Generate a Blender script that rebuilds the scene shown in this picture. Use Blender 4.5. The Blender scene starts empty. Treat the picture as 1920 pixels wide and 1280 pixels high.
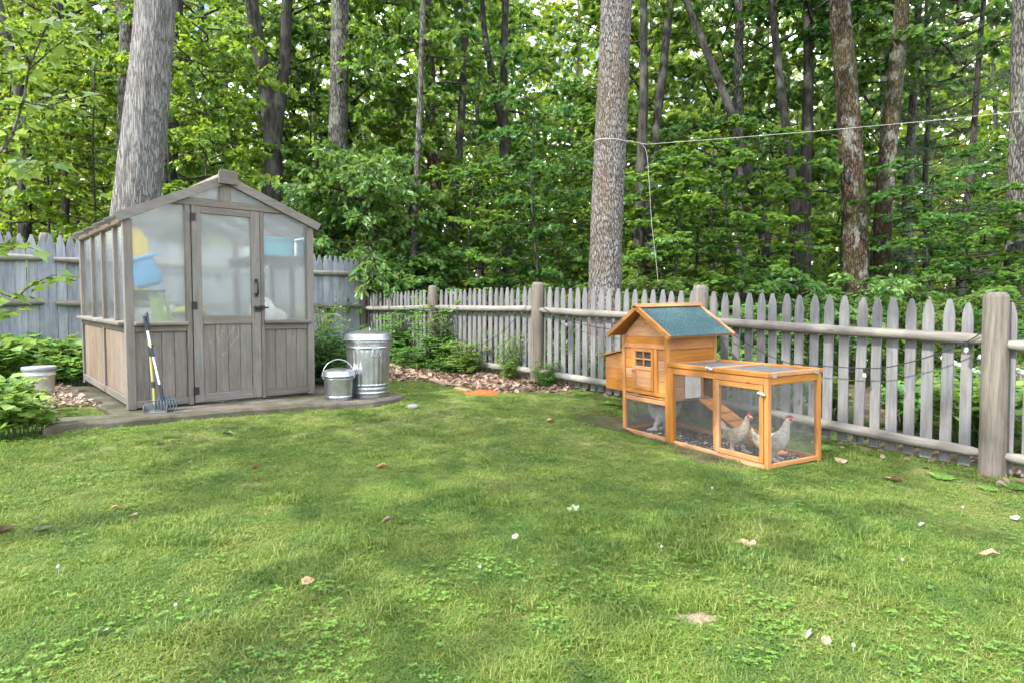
import bpy, math, random
import numpy as np
from mathutils import Vector, Matrix, Euler

# ------------------------------------------------------------------ camera, sky, sun, exposure
SC = bpy.context.scene
COL = SC.collection
R_ = math.radians
CAM_H = 1.235
FPX = 1184.0
PITCH = R_(2.52)
cd = bpy.data.cameras.new('camera'); cam = bpy.data.objects.new('camera', cd); COL.objects.link(cam)
cd.sensor_width = 36.0; cd.lens = FPX / 1920 * 36; cd.clip_start = .05; cd.clip_end = 3000
cam.location = (0, 0, CAM_H); cam.rotation_euler = (math.pi / 2 - PITCH, 0, 0)
SC.camera = cam

SUN_DIR = Vector((-.68, -.54, .88)).normalized()       # towards the sun: high, from the left
w = bpy.data.worlds.new('World'); SC.world = w; w.use_nodes = True
nt = w.node_tree; nt.nodes.clear()
out = nt.nodes.new('ShaderNodeOutputWorld'); bg = nt.nodes.new('ShaderNodeBackground')
sky = nt.nodes.new('ShaderNodeTexSky'); sky.sky_type = 'NISHITA'; sky.sun_disc = False
sky.sun_elevation = math.asin(SUN_DIR.z); sky.sun_rotation = math.atan2(SUN_DIR.x, SUN_DIR.y)
sky.air_density = 1.0; sky.dust_density = 1.2; sky.ozone_density = 1.0
tc = nt.nodes.new('ShaderNodeTexCoord'); mp = nt.nodes.new('ShaderNodeMapping'); mp.inputs['Scale'].default_value = (1, 1, 2.6)
nz = nt.nodes.new('ShaderNodeTexNoise'); nz.inputs['Scale'].default_value = 3.2; nz.inputs['Detail'].default_value = 7; nz.inputs['Roughness'].default_value = .58
rp = nt.nodes.new('ShaderNodeValToRGB'); rp.color_ramp.elements[0].position = .40; rp.color_ramp.elements[1].position = .56
mx = nt.nodes.new('ShaderNodeMixRGB'); mx.inputs['Color2'].default_value = (11.9, 12.1, 12.6, 1)
L = nt.links.new
L(tc.outputs['Generated'], mp.inputs['Vector']); L(mp.outputs['Vector'], nz.inputs['Vector']); L(nz.outputs['Fac'], rp.inputs['Fac'])
L(rp.outputs['Color'], mx.inputs['Fac']); L(sky.outputs['Color'], mx.inputs['Color1']); L(mx.outputs['Color'], bg.inputs['Color'])
bg.inputs['Strength'].default_value = .15
L(bg.outputs['Background'], out.inputs['Surface'])

sl = bpy.data.lights.new('sun', 'SUN'); sl.energy = 3.1; sl.angle = R_(.6); sl.color = (1, .955, .87)
so = bpy.data.objects.new('sun', sl); COL.objects.link(so)
so.rotation_euler = SUN_DIR.to_track_quat('Z', 'Y').to_euler(); so.location = (-10, -4, 18)

vs = SC.view_settings
vs.view_transform = 'Standard'; vs.look = 'None'; vs.exposure = 1.52; vs.gamma = 1; vs.use_curve_mapping = False
SC.display_settings.display_device = 'sRGB'
SC.render.engine = 'CYCLES'
cy = SC.cycles
cy.use_denoising = True; cy.max_bounces = 10; cy.diffuse_bounces = 5; cy.glossy_bounces = 3; cy.transmission_bounces = 6
cy.transparent_max_bounces = 8; cy.sample_clamp_indirect = 6; cy.use_adaptive_sampling = True; cy.adaptive_threshold = .02
try:
    cy.denoiser = 'OPENIMAGEDENOISE'; cy.denoising_input_passes = 'RGB_ALBEDO_NORMAL'; cy.denoising_prefilter = 'FAST'
except Exception: pass

# ------------------------------------------------------------------ pixels of the photograph to places
CP, SP = math.cos(PITCH), math.sin(PITCH)
def ray(px, py):
    a, b = (px - 960) / FPX, -(py - 640) / FPX
    return Vector((a, b * SP + CP, b * CP - SP))
def at(px, py, Y):
    "the point seen at a pixel, Y metres ahead"
    d = ray(px, py); return Vector((0, 0, CAM_H)) + d * (Y / d.y)
CO = Vector((1.816, 4.439, .129)); CR = (.027, -.001, -1.106); CW = .564     # the coop's near corner and turn
def Gv(x, y):
    "height of the ground: the yard rises to the left and away, then levels out; the coop stands on a levelled spot"
    x, y = np.asarray(x, float), np.asarray(y, float)
    p = -.0346 * x + .0432 * y
    p = np.where(p > .28, .28 + .1 * (1 - np.exp(-np.maximum(p - .28, 0) / .1)), p)
    c, s = math.cos(CR[2]), math.sin(CR[2]); lx = (x-CO.x)*c + (y-CO.y)*s; ly = -(x-CO.x)*s + (y-CO.y)*c
    d = np.hypot(np.maximum(np.maximum(-1.72-lx, lx-.02), 0), np.maximum(np.maximum(-.03-ly, ly-.5), 0))
    w_ = np.clip(1-d/.55, 0, 1); w_ = w_*w_*(3-2*w_)
    gx_, gy_ = x+3.319, y-5.427; hx = gx_*.747+gy_*.665; hy = -gx_*.665+gy_*.747      # soil drawn up round the pad
    d = np.hypot(np.maximum(np.maximum(-.9-hx, hx-2.3), 0), np.maximum(np.maximum(-.75-hy, hy-2.6), 0)); v_ = np.clip(1-d/.7, 0, 1); v_ = v_*v_*(3-2*v_)
    p = p + (np.maximum(p, .328) - p)*v_
    return p + (np.minimum(p, .118+.027*np.clip(ly,0,.5)) - p)*w_
def G(x, y): return float(Gv(x, y))
def G0(x, y):
    p = -.0346 * x + .0432 * y
    return .28 + .1 * (1 - math.exp(-(p - .28) / .1)) if p > .28 else p
def on_ground(px, py):
    d = ray(px, py); t = 1.5
    for _ in range(60):
        z = CAM_H + d.z * t - G(d.x * t, d.y * t)
        t += z / (abs(d.z) + .05) * .8
    return Vector((d.x * t, d.y * t, G(d.x * t, d.y * t)))
def on_level(px, py, z):
    d = ray(px, py); t = (z - CAM_H) / d.z
    return Vector((d.x * t, d.y * t, z))

# ------------------------------------------------------------------ mesh helpers
rnd = random.Random(7)
class MB:
    def __init__(s): s.v = []; s.f = []; s.sm = []
    def add(s, vs, fs, smooth=False):
        o = len(s.v); s.v += [tuple(v) for v in vs]; s.f += [tuple(i + o for i in f) for f in fs]; s.sm += [smooth] * len(fs)
        return s
    def box(s, a, b):
        "axis box between two corners"
        x0, y0, z0 = a; x1, y1, z1 = b
        return s.add([(x0,y0,z0),(x1,y0,z0),(x1,y1,z0),(x0,y1,z0),(x0,y0,z1),(x1,y0,z1),(x1,y1,z1),(x0,y1,z1)],
                     [(0,3,2,1),(4,5,6,7),(0,1,5,4),(1,2,6,5),(2,3,7,6),(3,0,4,7)])
    def bbox(s, a, b, c=.004):
        "box with chamfered edges"
        x0, y0, z0 = a; x1, y1, z1 = b
        c = min(c, abs(x1-x0)*.3, abs(y1-y0)*.3, abs(z1-z0)*.3)
        vs = []; idx = {}
        for i, X in enumerate((x0, x1)):
            for j, Y in enumerate((y0, y1)):
                for k, Z in enumerate((z0, z1)):
                    dx = c if i == 0 else -c; dy = c if j == 0 else -c; dz = c if k == 0 else -c
                    idx[(i,j,k,0)] = len(vs); vs.append((X, Y+dy, Z+dz))
                    idx[(i,j,k,1)] = len(vs); vs.append((X+dx, Y, Z+dz))
                    idx[(i,j,k,2)] = len(vs); vs.append((X+dx, Y+dy, Z))
        F = []
        for i in (0,1):
            q = [idx[(i,j,k,0)] for j,k in ((0,0),(1,0),(1,1),(0,1))]; F.append(q if i else q[::-1])
            q = [idx[(j,i,k,1)] for j,k in ((0,0),(0,1),(1,1),(1,0))]; F.append(q if i else q[::-1])
            q = [idx[(j,k,i,2)] for j,k in ((0,0),(1,0),(1,1),(0,1))]; F.append(q if i else q[::-1])
        for i in (0,1):
            for j in (0,1):
                F.append([idx[(i,j,0,0)],idx[(i,j,1,0)],idx[(i,j,1,1)],idx[(i,j,0,1)]][::(1 if i==j else -1)])
                F.append([idx[(i,0,j,0)],idx[(i,1,j,0)],idx[(i,1,j,2)],idx[(i,0,j,2)]][::(-1 if i==j else 1)])
                F.append([idx[(0,i,j,1)],idx[(1,i,j,1)],idx[(1,i,j,2)],idx[(0,i,j,2)]][::(1 if i==j else -1)])
                for k in (0,1):
                    t = [idx[(i,j,k,0)],idx[(i,j,k,1)],idx[(i,j,k,2)]]; F.append(t if (i+j+k)%2 else t[::-1])
        return s.add(vs, F)
    def beam(s, p0, p1, w, h, up=(0,0,1)):
        p0, p1 = Vector(p0), Vector(p1); d = (p1-p0).normalized(); u = Vector(up); sd = d.cross(u).normalized(); u = sd.cross(d)
        vs = [p + sd*(w/2*a) + u*(h/2*b) for p in (p0,p1) for a,b in ((-1,-1),(1,-1),(1,1),(-1,1))]
        return s.add(vs, [(0,1,2,3),(7,6,5,4),(0,4,5,1),(1,5,6,2),(2,6,7,3),(3,7,4,0)])
    def tube(s, pts, rad, n=8, caps=True, smooth=True):
        pts = [Vector(p) for p in pts]; m = len(pts)
        rad = [rad]*m if isinstance(rad, (int, float)) else rad
        vs = []; ref = Vector((.31,.27,.91))
        for i, p in enumerate(pts):
            d = (pts[min(i+1,m-1)] - pts[max(i-1,0)]).normalized()
            a = d.cross(ref)
            if a.length < .05: a = d.cross(Vector((1,0,0)))
            a.normalize(); b = d.cross(a)
            vs += [p + (a*math.cos(2*math.pi*k/n) + b*math.sin(2*math.pi*k/n))*rad[i] for k in range(n)]
        fs = [(i*n+k, i*n+(k+1)%n, (i+1)*n+(k+1)%n, (i+1)*n+k) for i in range(m-1) for k in range(n)]
        s.add(vs, fs, smooth)
        if caps: s.add(vs[:n], [tuple(range(n))[::-1]]); s.add(vs[-n:], [tuple(range(n))])
        return s
    def lathe(s, prof, n=32, c=(0,0,0), smooth=True, cap0=True, cap1=True, fn=None):
        vs = []
        for r, z in prof:
            for k in range(n):
                t = 2*math.pi*k/n; rr = fn(r, z, t) if fn else r
                vs.append((c[0]+rr*math.cos(t), c[1]+rr*math.sin(t), c[2]+z))
        m = len(prof)
        s.add(vs, [(i*n+k, i*n+(k+1)%n, (i+1)*n+(k+1)%n, (i+1)*n+k) for i in range(m-1) for k in range(n)], smooth)
        if cap0: s.add(vs[:n], [tuple(range(n))[::-1]])
        if cap1: s.add(vs[-n:], [tuple(range(n))])
        return s
    def prism(s, poly, off):
        "polygon (3D points) pushed along a vector"
        n = len(poly); off = Vector(off); a = [Vector(p) for p in poly]; b = [p+off for p in a]
        return s.add(a+b, [tuple(range(n))[::-1], tuple(range(n, 2*n))] + [(k,(k+1)%n,n+(k+1)%n,n+k) for k in range(n)])
    def mesh(s, name, mat):
        me = bpy.data.meshes.new(name); me.from_pydata(s.v, [], s.f)
        me.polygons.foreach_set('use_smooth', s.sm)
        if mat: me.materials.append(mat)
        me.update(); return me
    def build(s, name, mat, parent=None, **kw):
        return link(name, s.mesh(name, mat), parent, **kw)
def link(name, data, parent=None, loc=None, rot=None, scale=None):
    o = bpy.data.objects.new(name, data); COL.objects.link(o); o.parent = parent
    if loc is not None: o.location = loc
    if rot is not None: o.rotation_euler = rot
    if scale is not None: o.scale = scale
    return o
def tag(o, label=None, cat=None, group=None, kind=None):
    if label: o['label'] = label
    if cat: o['category'] = cat
    if group: o['group'] = group
    if kind: o['kind'] = kind
    return o
def thing(name, label, cat, loc=(0,0,0), rot=(0,0,0), group=None):
    o = link(name, None, None, loc, rot); o.empty_display_size = .1
    return tag(o, label, cat, group)
def np_mesh(name, V, F, mat, smooth=False):
    "fast mesh: V (n,3), F (m,k)"
    V = np.asarray(V, np.float32); F = np.asarray(F, np.int32)
    me = bpy.data.meshes.new(name); m, k = F.shape
    me.vertices.add(len(V)); me.vertices.foreach_set('co', V.ravel())
    me.loops.add(m*k); me.loops.foreach_set('vertex_index', F.ravel())
    me.polygons.add(m); me.polygons.foreach_set('loop_start', np.arange(0, m*k, k, dtype=np.int32))
    me.polygons.foreach_set('use_smooth', np.full(m, smooth))
    me.update(calc_edges=True)
    if mat: me.materials.append(mat)
    return me
# value noise on arrays, for real relief
_lat = np.random.RandomState(3).rand(64, 64, 64).astype(np.float32)
def vnoise(x, y, z):
    x, y, z = np.broadcast_arrays(*(np.asarray(q, np.float64) for q in (x, y, z)))
    xi, yi, zi = np.floor(x).astype(int), np.floor(y).astype(int), np.floor(z).astype(int)
    fx, fy, fz = x-xi, y-yi, z-zi
    fx, fy, fz = (q*q*(3-2*q) for q in (fx, fy, fz)); r = 0
    for i in (0,1):
        for j in (0,1):
            for k in (0,1):
                r = r + _lat[(xi+i)&63, (yi+j)&63, (zi+k)&63]*(fx if i else 1-fx)*(fy if j else 1-fy)*(fz if k else 1-fz)
    return r

# ------------------------------------------------------------------ materials
class N:
    "short hand for building node trees"
    def __init__(s, name):
        s.m = bpy.data.materials.new(name); s.m.use_nodes = True; s.nt = s.m.node_tree; s.nt.nodes.clear()
        s.out = s.nt.nodes.new('ShaderNodeOutputMaterial')
    def n(s, t, props=None, **ins):
        nd = s.nt.nodes.new('ShaderNode' + t)
        for k, v in (props or {}).items(): setattr(nd, k, v)
        for k, v in ins.items(): s.set(nd, k.replace('_', ' '), v)
        return nd
    def set(s, nd, k, v):
        i = nd.inputs[int(k)] if k.isdigit() else nd.inputs[k]
        if isinstance(v, bpy.types.NodeSocket): s.nt.links.new(v, i)
        else: i.default_value = v
    def ramp(s, fac, stops):
        r = s.nt.nodes.new('ShaderNodeValToRGB'); cr = r.color_ramp
        while len(cr.elements) < len(stops): cr.elements.new(.5)
        for e, (p, c) in zip(cr.elements, stops):
            e.position = p; e.color = (*c, 1) if len(c) == 3 else c
        s.nt.links.new(fac, r.inputs['Fac']); return r.outputs['Color']
    def math(s, op, a, b=0.0, c=0.0):
        nd = s.n('Math', {'operation': op}); s.set(nd, '0', a); s.set(nd, '1', b); s.set(nd, '2', c); return nd.outputs[0]
    def mix(s, f, a, b, mode='MIX'):
        nd = s.n('MixRGB', {'blend_type': mode}); s.set(nd, 'Fac', f); s.set(nd, 'Color1', a); s.set(nd, 'Color2', b); return nd.outputs[0]
    def coord(s, kind='Object', scale=(1,1,1), rand=True):
        t = s.n('TexCoord'); v = t.outputs[kind]
        if rand:
            oi = s.n('ObjectInfo'); a = s.n('VectorMath', {'operation': 'SCALE'}); s.nt.links.new(oi.outputs['Random'], a.inputs['Scale']); a.inputs[0].default_value = (37, 53, 71)
            b = s.n('VectorMath', {'operation': 'ADD'}); s.nt.links.new(v, b.inputs[0]); s.nt.links.new(a.outputs[0], b.inputs[1]); v = b.outputs[0]
        mpn = s.n('Mapping'); mpn.inputs['Scale'].default_value = scale; s.nt.links.new(v, mpn.inputs['Vector'])
        return mpn.outputs[0]
    def noise(s, vec, scale, detail=4, rough=.55, dist=0.0):
        nd = s.n('TexNoise', Scale=scale, Detail=detail, Roughness=rough, Distortion=dist); s.nt.links.new(vec, nd.inputs['Vector']); return nd.outputs['Fac']
    def bump(s, h, strength=.4, dist=.01):
        b = s.n('Bump', Strength=strength, Distance=dist); s.nt.links.new(h, b.inputs['Height']); return b.outputs[0]
    def bsdf(s, color, rough=.7, metal=0.0, spec=.3, normal=None, **kw):
        b = s.n('BsdfPrincipled'); s.set(b, 'Base Color', color if not isinstance(color, tuple) or len(color) == 4 else (*color, 1))
        s.set(b, 'Roughness', rough); s.set(b, 'Metallic', metal); s.set(b, 'Specular IOR Level', spec)
        if normal is not None: s.nt.links.new(normal, b.inputs['Normal'])
        for k, v in kw.items(): s.set(b, k.replace('_', ' '), v)
        return b.outputs[0]
    def done(s, sh):
        s.nt.links.new(sh, s.out.inputs['Surface']); return s.m
def c4(c): return (*c, 1)

def wood(name, dark, mid, light, axis=2, var=.18, knots=.5, rough=.75, fine=1.0, stain=None, stain_amt=0.0, bstr=.35):
    n = N(name); sc = [14.0, 14.0, 14.0]; sc[axis] = .9
    v = n.coord(scale=tuple(sc)); g = n.noise(v, 3.2*fine, 6, .62, .4)
    col = n.ramp(g, [(.28, dark), (.5, mid), (.74, light)])
    sc2 = [60.0, 60.0, 60.0]; sc2[axis] = 2.5
    g2 = n.noise(n.coord(scale=tuple(sc2)), 3.0, 3, .6)
    col = n.mix(.5, col, n.ramp(g2, [(.3, (.42,)*3), (.7, (1,)*3)]), 'MULTIPLY')
    big = n.noise(n.coord(scale=(1,1,1)), 2.1, 4, .6)
    col = n.mix(.55, col, n.ramp(big, [(.3, (.62,.62,.62)), (.65, (1.1,1.1,1.1))]), 'MULTIPLY')
    if knots:
        sk = [9.0, 9.0, 9.0]; sk[axis] = 3.4
        vo = n.n('TexVoronoi', Scale=1.0, Randomness=1.0); n.nt.links.new(n.coord(scale=tuple(sk)), vo.inputs['Vector'])
        kf = n.ramp(vo.outputs['Distance'], [(.055, (1,1,1)), (.13, (0,0,0))])
        col = n.mix(n.math('MULTIPLY', kf, knots), col, c4(tuple(q*.28 for q in mid)))
    if stain:
        sn = n.noise(n.coord(scale=(1,1,1)), 4.3, 5, .65)
        col = n.mix(n.math('MULTIPLY', n.ramp(sn, [(.5,(0,0,0)),(.68,(1,1,1))]), stain_amt), col, c4(stain))
    oi = n.n('ObjectInfo'); hs = n.n('HueSaturation'); n.set(hs, 'Color', col)
    n.set(hs, 'Value', n.math('ADD', n.math('MULTIPLY', oi.outputs['Random'], 2*var), 1-var))
    n.set(hs, 'Saturation', n.math('ADD', n.math('MULTIPLY', oi.outputs['Random'], -.3), 1.12))
    return n.done(n.bsdf(hs.outputs[0], rough, spec=.25, normal=n.bump(n.math('ADD', g, g2), bstr, .004)))
def plain(name, col, rough=.5, metal=0.0, spec=.4, noise=.15, nscale=12, bstr=.0):
    n = N(name); g = n.noise(n.coord(), nscale, 5, .6)
    c = n.mix(1.0, c4(col), n.ramp(g, [(.3, (1-noise,)*3), (.7, (1+noise,)*3)]), 'MULTIPLY')
    r = n.math('ADD', n.math('MULTIPLY', g, .3), rough-.15)
    return n.done(n.bsdf(c, r, metal, spec, n.bump(g, bstr, .004) if bstr else None))

MAT = {}
GREY = ((.125,.124,.127), (.176,.174,.179), (.222,.220,.226))
for ax, nm in enumerate('xyz'):
    MAT['fence_'+nm] = wood('weathered_fence_'+nm, *GREY, axis=ax, var=.09, knots=.85, stain=(.215,.20,.175), stain_amt=.4)
    MAT['rail_'+nm] = wood('weathered_rail_'+nm, (.14,.129,.114), (.212,.197,.178), (.268,.255,.232), axis=ax, var=.12, knots=.7, stain=(.27,.28,.2), stain_amt=.45)
    MAT['gh_'+nm] = wood('greenhouse_wood_'+nm, (.132,.116,.099), (.172,.152,.131), (.215,.193,.17), axis=ax, var=.12, knots=.35, stain=(.13,.15,.145), stain_amt=.45)
    MAT['cedar_'+nm] = wood('coop_wood_'+nm, (.38,.16,.05), (.46,.208,.072), (.525,.26,.104), axis=ax, var=.05, knots=.5, rough=.55, fine=.7, bstr=.15)
MAT['post'] = wood('post_wood', (.096,.082,.065), (.165,.144,.12), (.222,.202,.174), axis=2, var=.1, knots=.6, bstr=.6)
MAT['tall'] = wood('stockade_wood', (.17,.19,.225), (.275,.30,.34), (.37,.395,.435), axis=2, var=.14, knots=.7, stain=(.28,.29,.29), stain_amt=.5)
MAT['gh_warm'] = wood('greenhouse_warm_wood', (.14,.106,.078), (.205,.158,.118), (.275,.222,.172), axis=2, var=.1, knots=.3)  # warmer, browner tone for the planks of the left long side
MAT['gh_fascia'] = wood('greenhouse_warm_fascia', (.15,.10,.066), (.225,.155,.105), (.30,.22,.155), axis=1, var=.1, knots=.3)  # warmer, more orange tone for the left fascia
MAT['tan'] = wood('landscape_timber', (.17,.125,.07), (.27,.205,.12), (.36,.285,.18), axis=0, var=.1)
MAT['black_metal'] = plain('black_hardware', (.018,.018,.02), .45, .3)
MAT['zinc'] = plain('zinc_latch', (.62,.62,.64), .3, .9)
MAT['cord'] = plain('black_cord', (.015,.015,.017), .6)
MAT['rope'] = plain('white_rope', (.48,.47,.44), .8)
MAT['dark'] = plain('interior_shade', (.03,.022,.016), .9)  # near-black colour standing for the unlit inside of the coop house
def galvanised():
    n = N('galvanised_steel'); v = n.coord(rand=False)
    vo = n.n('TexVoronoi', Scale=38.0); n.nt.links.new(v, vo.inputs['Vector'])
    g = n.noise(v, 5, 5, .6)
    c = n.mix(.2, n.ramp(g, [(.3,(.30,.32,.34)),(.7,(.46,.48,.50))]), n.ramp(vo.outputs['Color'], [(.2,(.30,.32,.34)),(.8,(.52,.54,.56))]))
    r = n.math('ADD', n.math('MULTIPLY', g, .16), .24)
    return n.done(n.bsdf(c, r, .95, .5))
MAT['galv'] = galvanised()
def polycarb():
    n = N('polycarbonate_sheet')
    v = n.coord(scale=(1,1,1)); g = n.noise(n.coord(scale=(3,3,1.2)), 2.0, 5, .6)
    rf = n.n('BsdfRefraction', IOR=1.06, Roughness=.42, Color=(.90,.93,.91,1))
    tl = n.n('BsdfTranslucent', Color=(.74,.78,.76,1))
    gl = n.n('BsdfGlossy', Roughness=.22, Color=(.9,.93,.95,1)); df = n.n('BsdfDiffuse', Color=(.42,.45,.44,1))
    def mixs(f, a, b):
        m = n.n('MixShader'); n.set(m, '0', f); n.nt.links.new(a, m.inputs[1]); n.nt.links.new(b, m.inputs[2]); return m.outputs[0]
    a = rf.outputs[0]
    b = mixs(.5, tl.outputs[0], df.outputs[0])
    s = mixs(n.math('ADD', n.math('MULTIPLY', g, .22), .17), a, b)
    fr = n.n('Fresnel', IOR=1.5)
    s = mixs(n.math('MULTIPLY', fr.outputs[0], .9), s, gl.outputs[0])
    return n.done(s)
MAT['poly'] = polycarb()

def leafmat(name, cols, trans=.38, tcol=(.30,.42,.04), rough=.38, hue=.03, val=.25, spec=.5):
    n = N(name); ge = n.n('NewGeometry'); oi = n.n('ObjectInfo')
    k = len(cols); col = n.ramp(ge.outputs['Random Per Island'], [(i/(k-1) if k > 1 else 0, c) for i, c in enumerate(cols)])
    hs = n.n('HueSaturation'); n.set(hs, 'Color', col)
    n.set(hs, 'Hue', n.math('ADD', n.math('MULTIPLY', oi.outputs['Random'], 2*hue), .5-hue))
    n.set(hs, 'Value', n.math('ADD', n.math('MULTIPLY', n.math('FRACT', n.math('MULTIPLY', oi.outputs['Random'], 7.13)), 2*val), 1-val))
    c = hs.outputs[0]
    p = n.bsdf(c, rough, spec=spec)
    t = n.n('BsdfTranslucent'); n.set(t, 'Color', n.mix(.6, c, c4(tcol)))
    m = n.n('MixShader'); n.set(m, '0', trans); n.nt.links.new(p, m.inputs[1]); n.nt.links.new(t.outputs[0], m.inputs[2])
    return n.done(m.outputs[0])
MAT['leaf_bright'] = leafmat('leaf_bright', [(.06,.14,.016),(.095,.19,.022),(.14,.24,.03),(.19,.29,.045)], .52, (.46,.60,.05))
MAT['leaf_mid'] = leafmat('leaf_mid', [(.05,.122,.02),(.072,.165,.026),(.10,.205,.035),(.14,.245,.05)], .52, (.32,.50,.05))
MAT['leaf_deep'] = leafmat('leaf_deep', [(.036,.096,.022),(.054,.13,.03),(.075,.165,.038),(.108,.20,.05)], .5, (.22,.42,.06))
MAT['leaf_bush'] = leafmat('leaf_bush', [(.07,.165,.034),(.095,.205,.044),(.13,.245,.06),(.18,.30,.085)], .46, (.22,.40,.06), rough=.4)
MAT['leaf_herb'] = leafmat('leaf_herb', [(.065,.155,.03),(.095,.20,.042),(.135,.245,.058),(.20,.31,.075)], .42, (.36,.52,.08), rough=.4)
MAT['leaf_shade'] = leafmat('leaf_vine', [(.03,.10,.024),(.048,.135,.03),(.07,.17,.038)], .36, (.15,.34,.04))
MAT['needle'] = leafmat('pine_needle', [(.035,.07,.03),(.05,.09,.036),(.075,.115,.045)], .2, (.14,.2,.05), rough=.55)
MAT['mulch'] = leafmat('pink_mulch', [(.17,.115,.085),(.28,.205,.16),(.37,.285,.235),(.45,.37,.31),(.22,.14,.10)], .12, (.4,.28,.18), rough=.75, hue=.01, val=.08)
MAT['dry_leaf'] = leafmat('dry_leaf', [(.10,.06,.04),(.17,.11,.078),(.245,.17,.125),(.32,.24,.185),(.14,.08,.05)], .12, (.4,.25,.12), rough=.7, hue=.01, val=.1)

def bark(name, dark, mid, light, ridge=(22,22,2.2), edge=.5, patch=None, patch_amt=0.0, moss=None, moss_amt=0.0, bs=.9, plates=False, patch_scale=3.0):
    n = N(name)
    g = n.noise(n.coord(scale=ridge), 1.0, 7, .65, .6)
    if plates:
        vo = n.n('TexVoronoi', {'feature': 'DISTANCE_TO_EDGE'}, Scale=1.0, Randomness=1.0)
        wv = n.n('VectorMath', {'operation': 'ADD'}); cc = n.coord(scale=ridge); n.nt.links.new(cc, wv.inputs[0])
        nn = n.n('TexNoise', Scale=1.6, Detail=3.0); n.nt.links.new(cc, nn.inputs['Vector']); n.nt.links.new(nn.outputs['Color'], wv.inputs[1]); n.nt.links.new(wv.outputs[0], vo.inputs['Vector'])
        e = n.ramp(vo.outputs['Distance'], [(.02, (0,0,0)), (.16, (1,1,1))]); h = n.math('ADD', n.math('MULTIPLY', e, .8), n.math('MULTIPLY', g, .5))
        col = n.mix(e, c4(dark), n.ramp(g, [(.3, mid), (.65, light)]))
    else:
        h = g; col = n.ramp(g, [(.34, dark), (.48, mid), (.68, light)])
    if patch:
        pn = n.noise(n.coord(scale=(1,1,.6)), patch_scale, 5, .62)
        col = n.mix(n.math('MULTIPLY', n.ramp(pn, [(.52,(0,0,0)),(.60,(1,1,1))]), patch_amt), col, c4(patch))
    if moss:
        mn = n.noise(n.coord(scale=(1,1,.5)), 2.3, 6, .7)
        col = n.mix(n.math('MULTIPLY', n.ramp(mn, [(.46,(0,0,0)),(.56,(1,1,1))]), moss_amt), col, c4(moss))
    f = n.noise(n.coord(), 40, 4, .7); col = n.mix(.5, col, n.ramp(f, [(.3,(.6,.6,.6)),(.7,(1.15,1.15,1.15))]), 'MULTIPLY')
    return n.done(n.bsdf(col, .9, spec=.15, normal=n.bump(n.math('ADD', h, n.math('MULTIPLY', f, .3)), bs, .03)))
MAT['bark_maple'] = bark('bark_furrowed_grey', (.145,.137,.13), (.215,.207,.202), (.305,.30,.296), (44,44,2.0), plates=True, bs=1.0, patch=(.30,.31,.28), patch_amt=.35, patch_scale=7)
MAT['bark_oak'] = bark('bark_plated_grey', (.05,.038,.028), (.155,.146,.14), (.28,.272,.272), (56,56,11.0), plates=True, bs=.8, moss=(.16,.11,.05), moss_amt=.35)
MAT['bark_rust'] = bark('bark_mossy_rust', (.022,.016,.012), (.062,.043,.028), (.11,.082,.056), (26,26,7), plates=True, patch=(.24,.245,.22), patch_amt=.75, moss=(.055,.055,.018), moss_amt=.5, patch_scale=5.5)
MAT['bark_dark'] = bark('bark_dark', (.016,.0145,.013), (.044,.040,.036), (.085,.08,.073), (22,22,3), patch=(.13,.14,.115), patch_amt=.45)
MAT['bark_grey'] = bark('bark_lichen', (.04,.038,.034), (.10,.095,.085), (.17,.165,.15), (30,30,5), plates=True, patch=(.23,.245,.20), patch_amt=.6, patch_scale=4)
MAT['bark_pine'] = bark('bark_pine', (.03,.022,.018), (.08,.06,.048), (.13,.105,.085), (22,22,6), plates=True)
# ------------------------------------------------------------------ ground
FA = Vector((3.427, 4.462)); FD = Vector((-.6422, .7665)); FN = Vector((.7665, .6422))
def fence_pt(s, off=0.0):
    p = FA + FD*s + FN*off; return Vector((p.x, p.y, G0(p.x, p.y)))
TD = Vector((-.69, -.723)).normalized(); TN = Vector((-TD.y, TD.x))      # tall fence runs left from the corner; TN points into the yard
CORNER = fence_pt(9.68)
def tall_pt(s, off=0.0):
    p = Vector((CORNER.x, CORNER.y)) + TD*s + TN*off; return Vector((p.x, p.y, G(p.x, p.y)))
def beyond(x, y):
    "how far a point lies beyond the two fences (negative inside the yard)"
    a = (x - FA.x)*FN.x + (y - FA.y)*FN.y
    b = -((x - CORNER.x)*TN.x + (y - CORNER.y)*TN.y)
    return np.maximum(a, b)
def grid_mesh(name, xs, ys, zf, mat):
    X, Y = np.meshgrid(xs, ys); Z = zf(X, Y); V = np.stack([X, Y, Z], -1).reshape(-1, 3)
    nx, ny = len(xs), len(ys); i = np.arange(nx-1)[None, :] + nx*np.arange(ny-1)[:, None]; i = i.ravel()
    return np_mesh(name, V, np.stack([i, i+1, i+nx+1, i+nx], -1), mat, True)
def soil():
    n = N('forest_floor'); v = n.coord('Object', rand=False); g = n.noise(v, 3.0, 8, .7); b = n.noise(v, .5, 4, .6)
    col = n.ramp(g, [(.3,(.035,.027,.018)),(.5,(.085,.062,.04)),(.7,(.16,.12,.085))])
    col = n.mix(n.ramp(b, [(.45,(0,0,0)),(.6,(.8,.8,.8))]), col, n.ramp(g, [(.3,(.02,.045,.012)),(.7,(.06,.11,.03))]))
    return n.done(n.bsdf(col, .95, spec=.1, normal=n.bump(g, .8, .05)))
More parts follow.
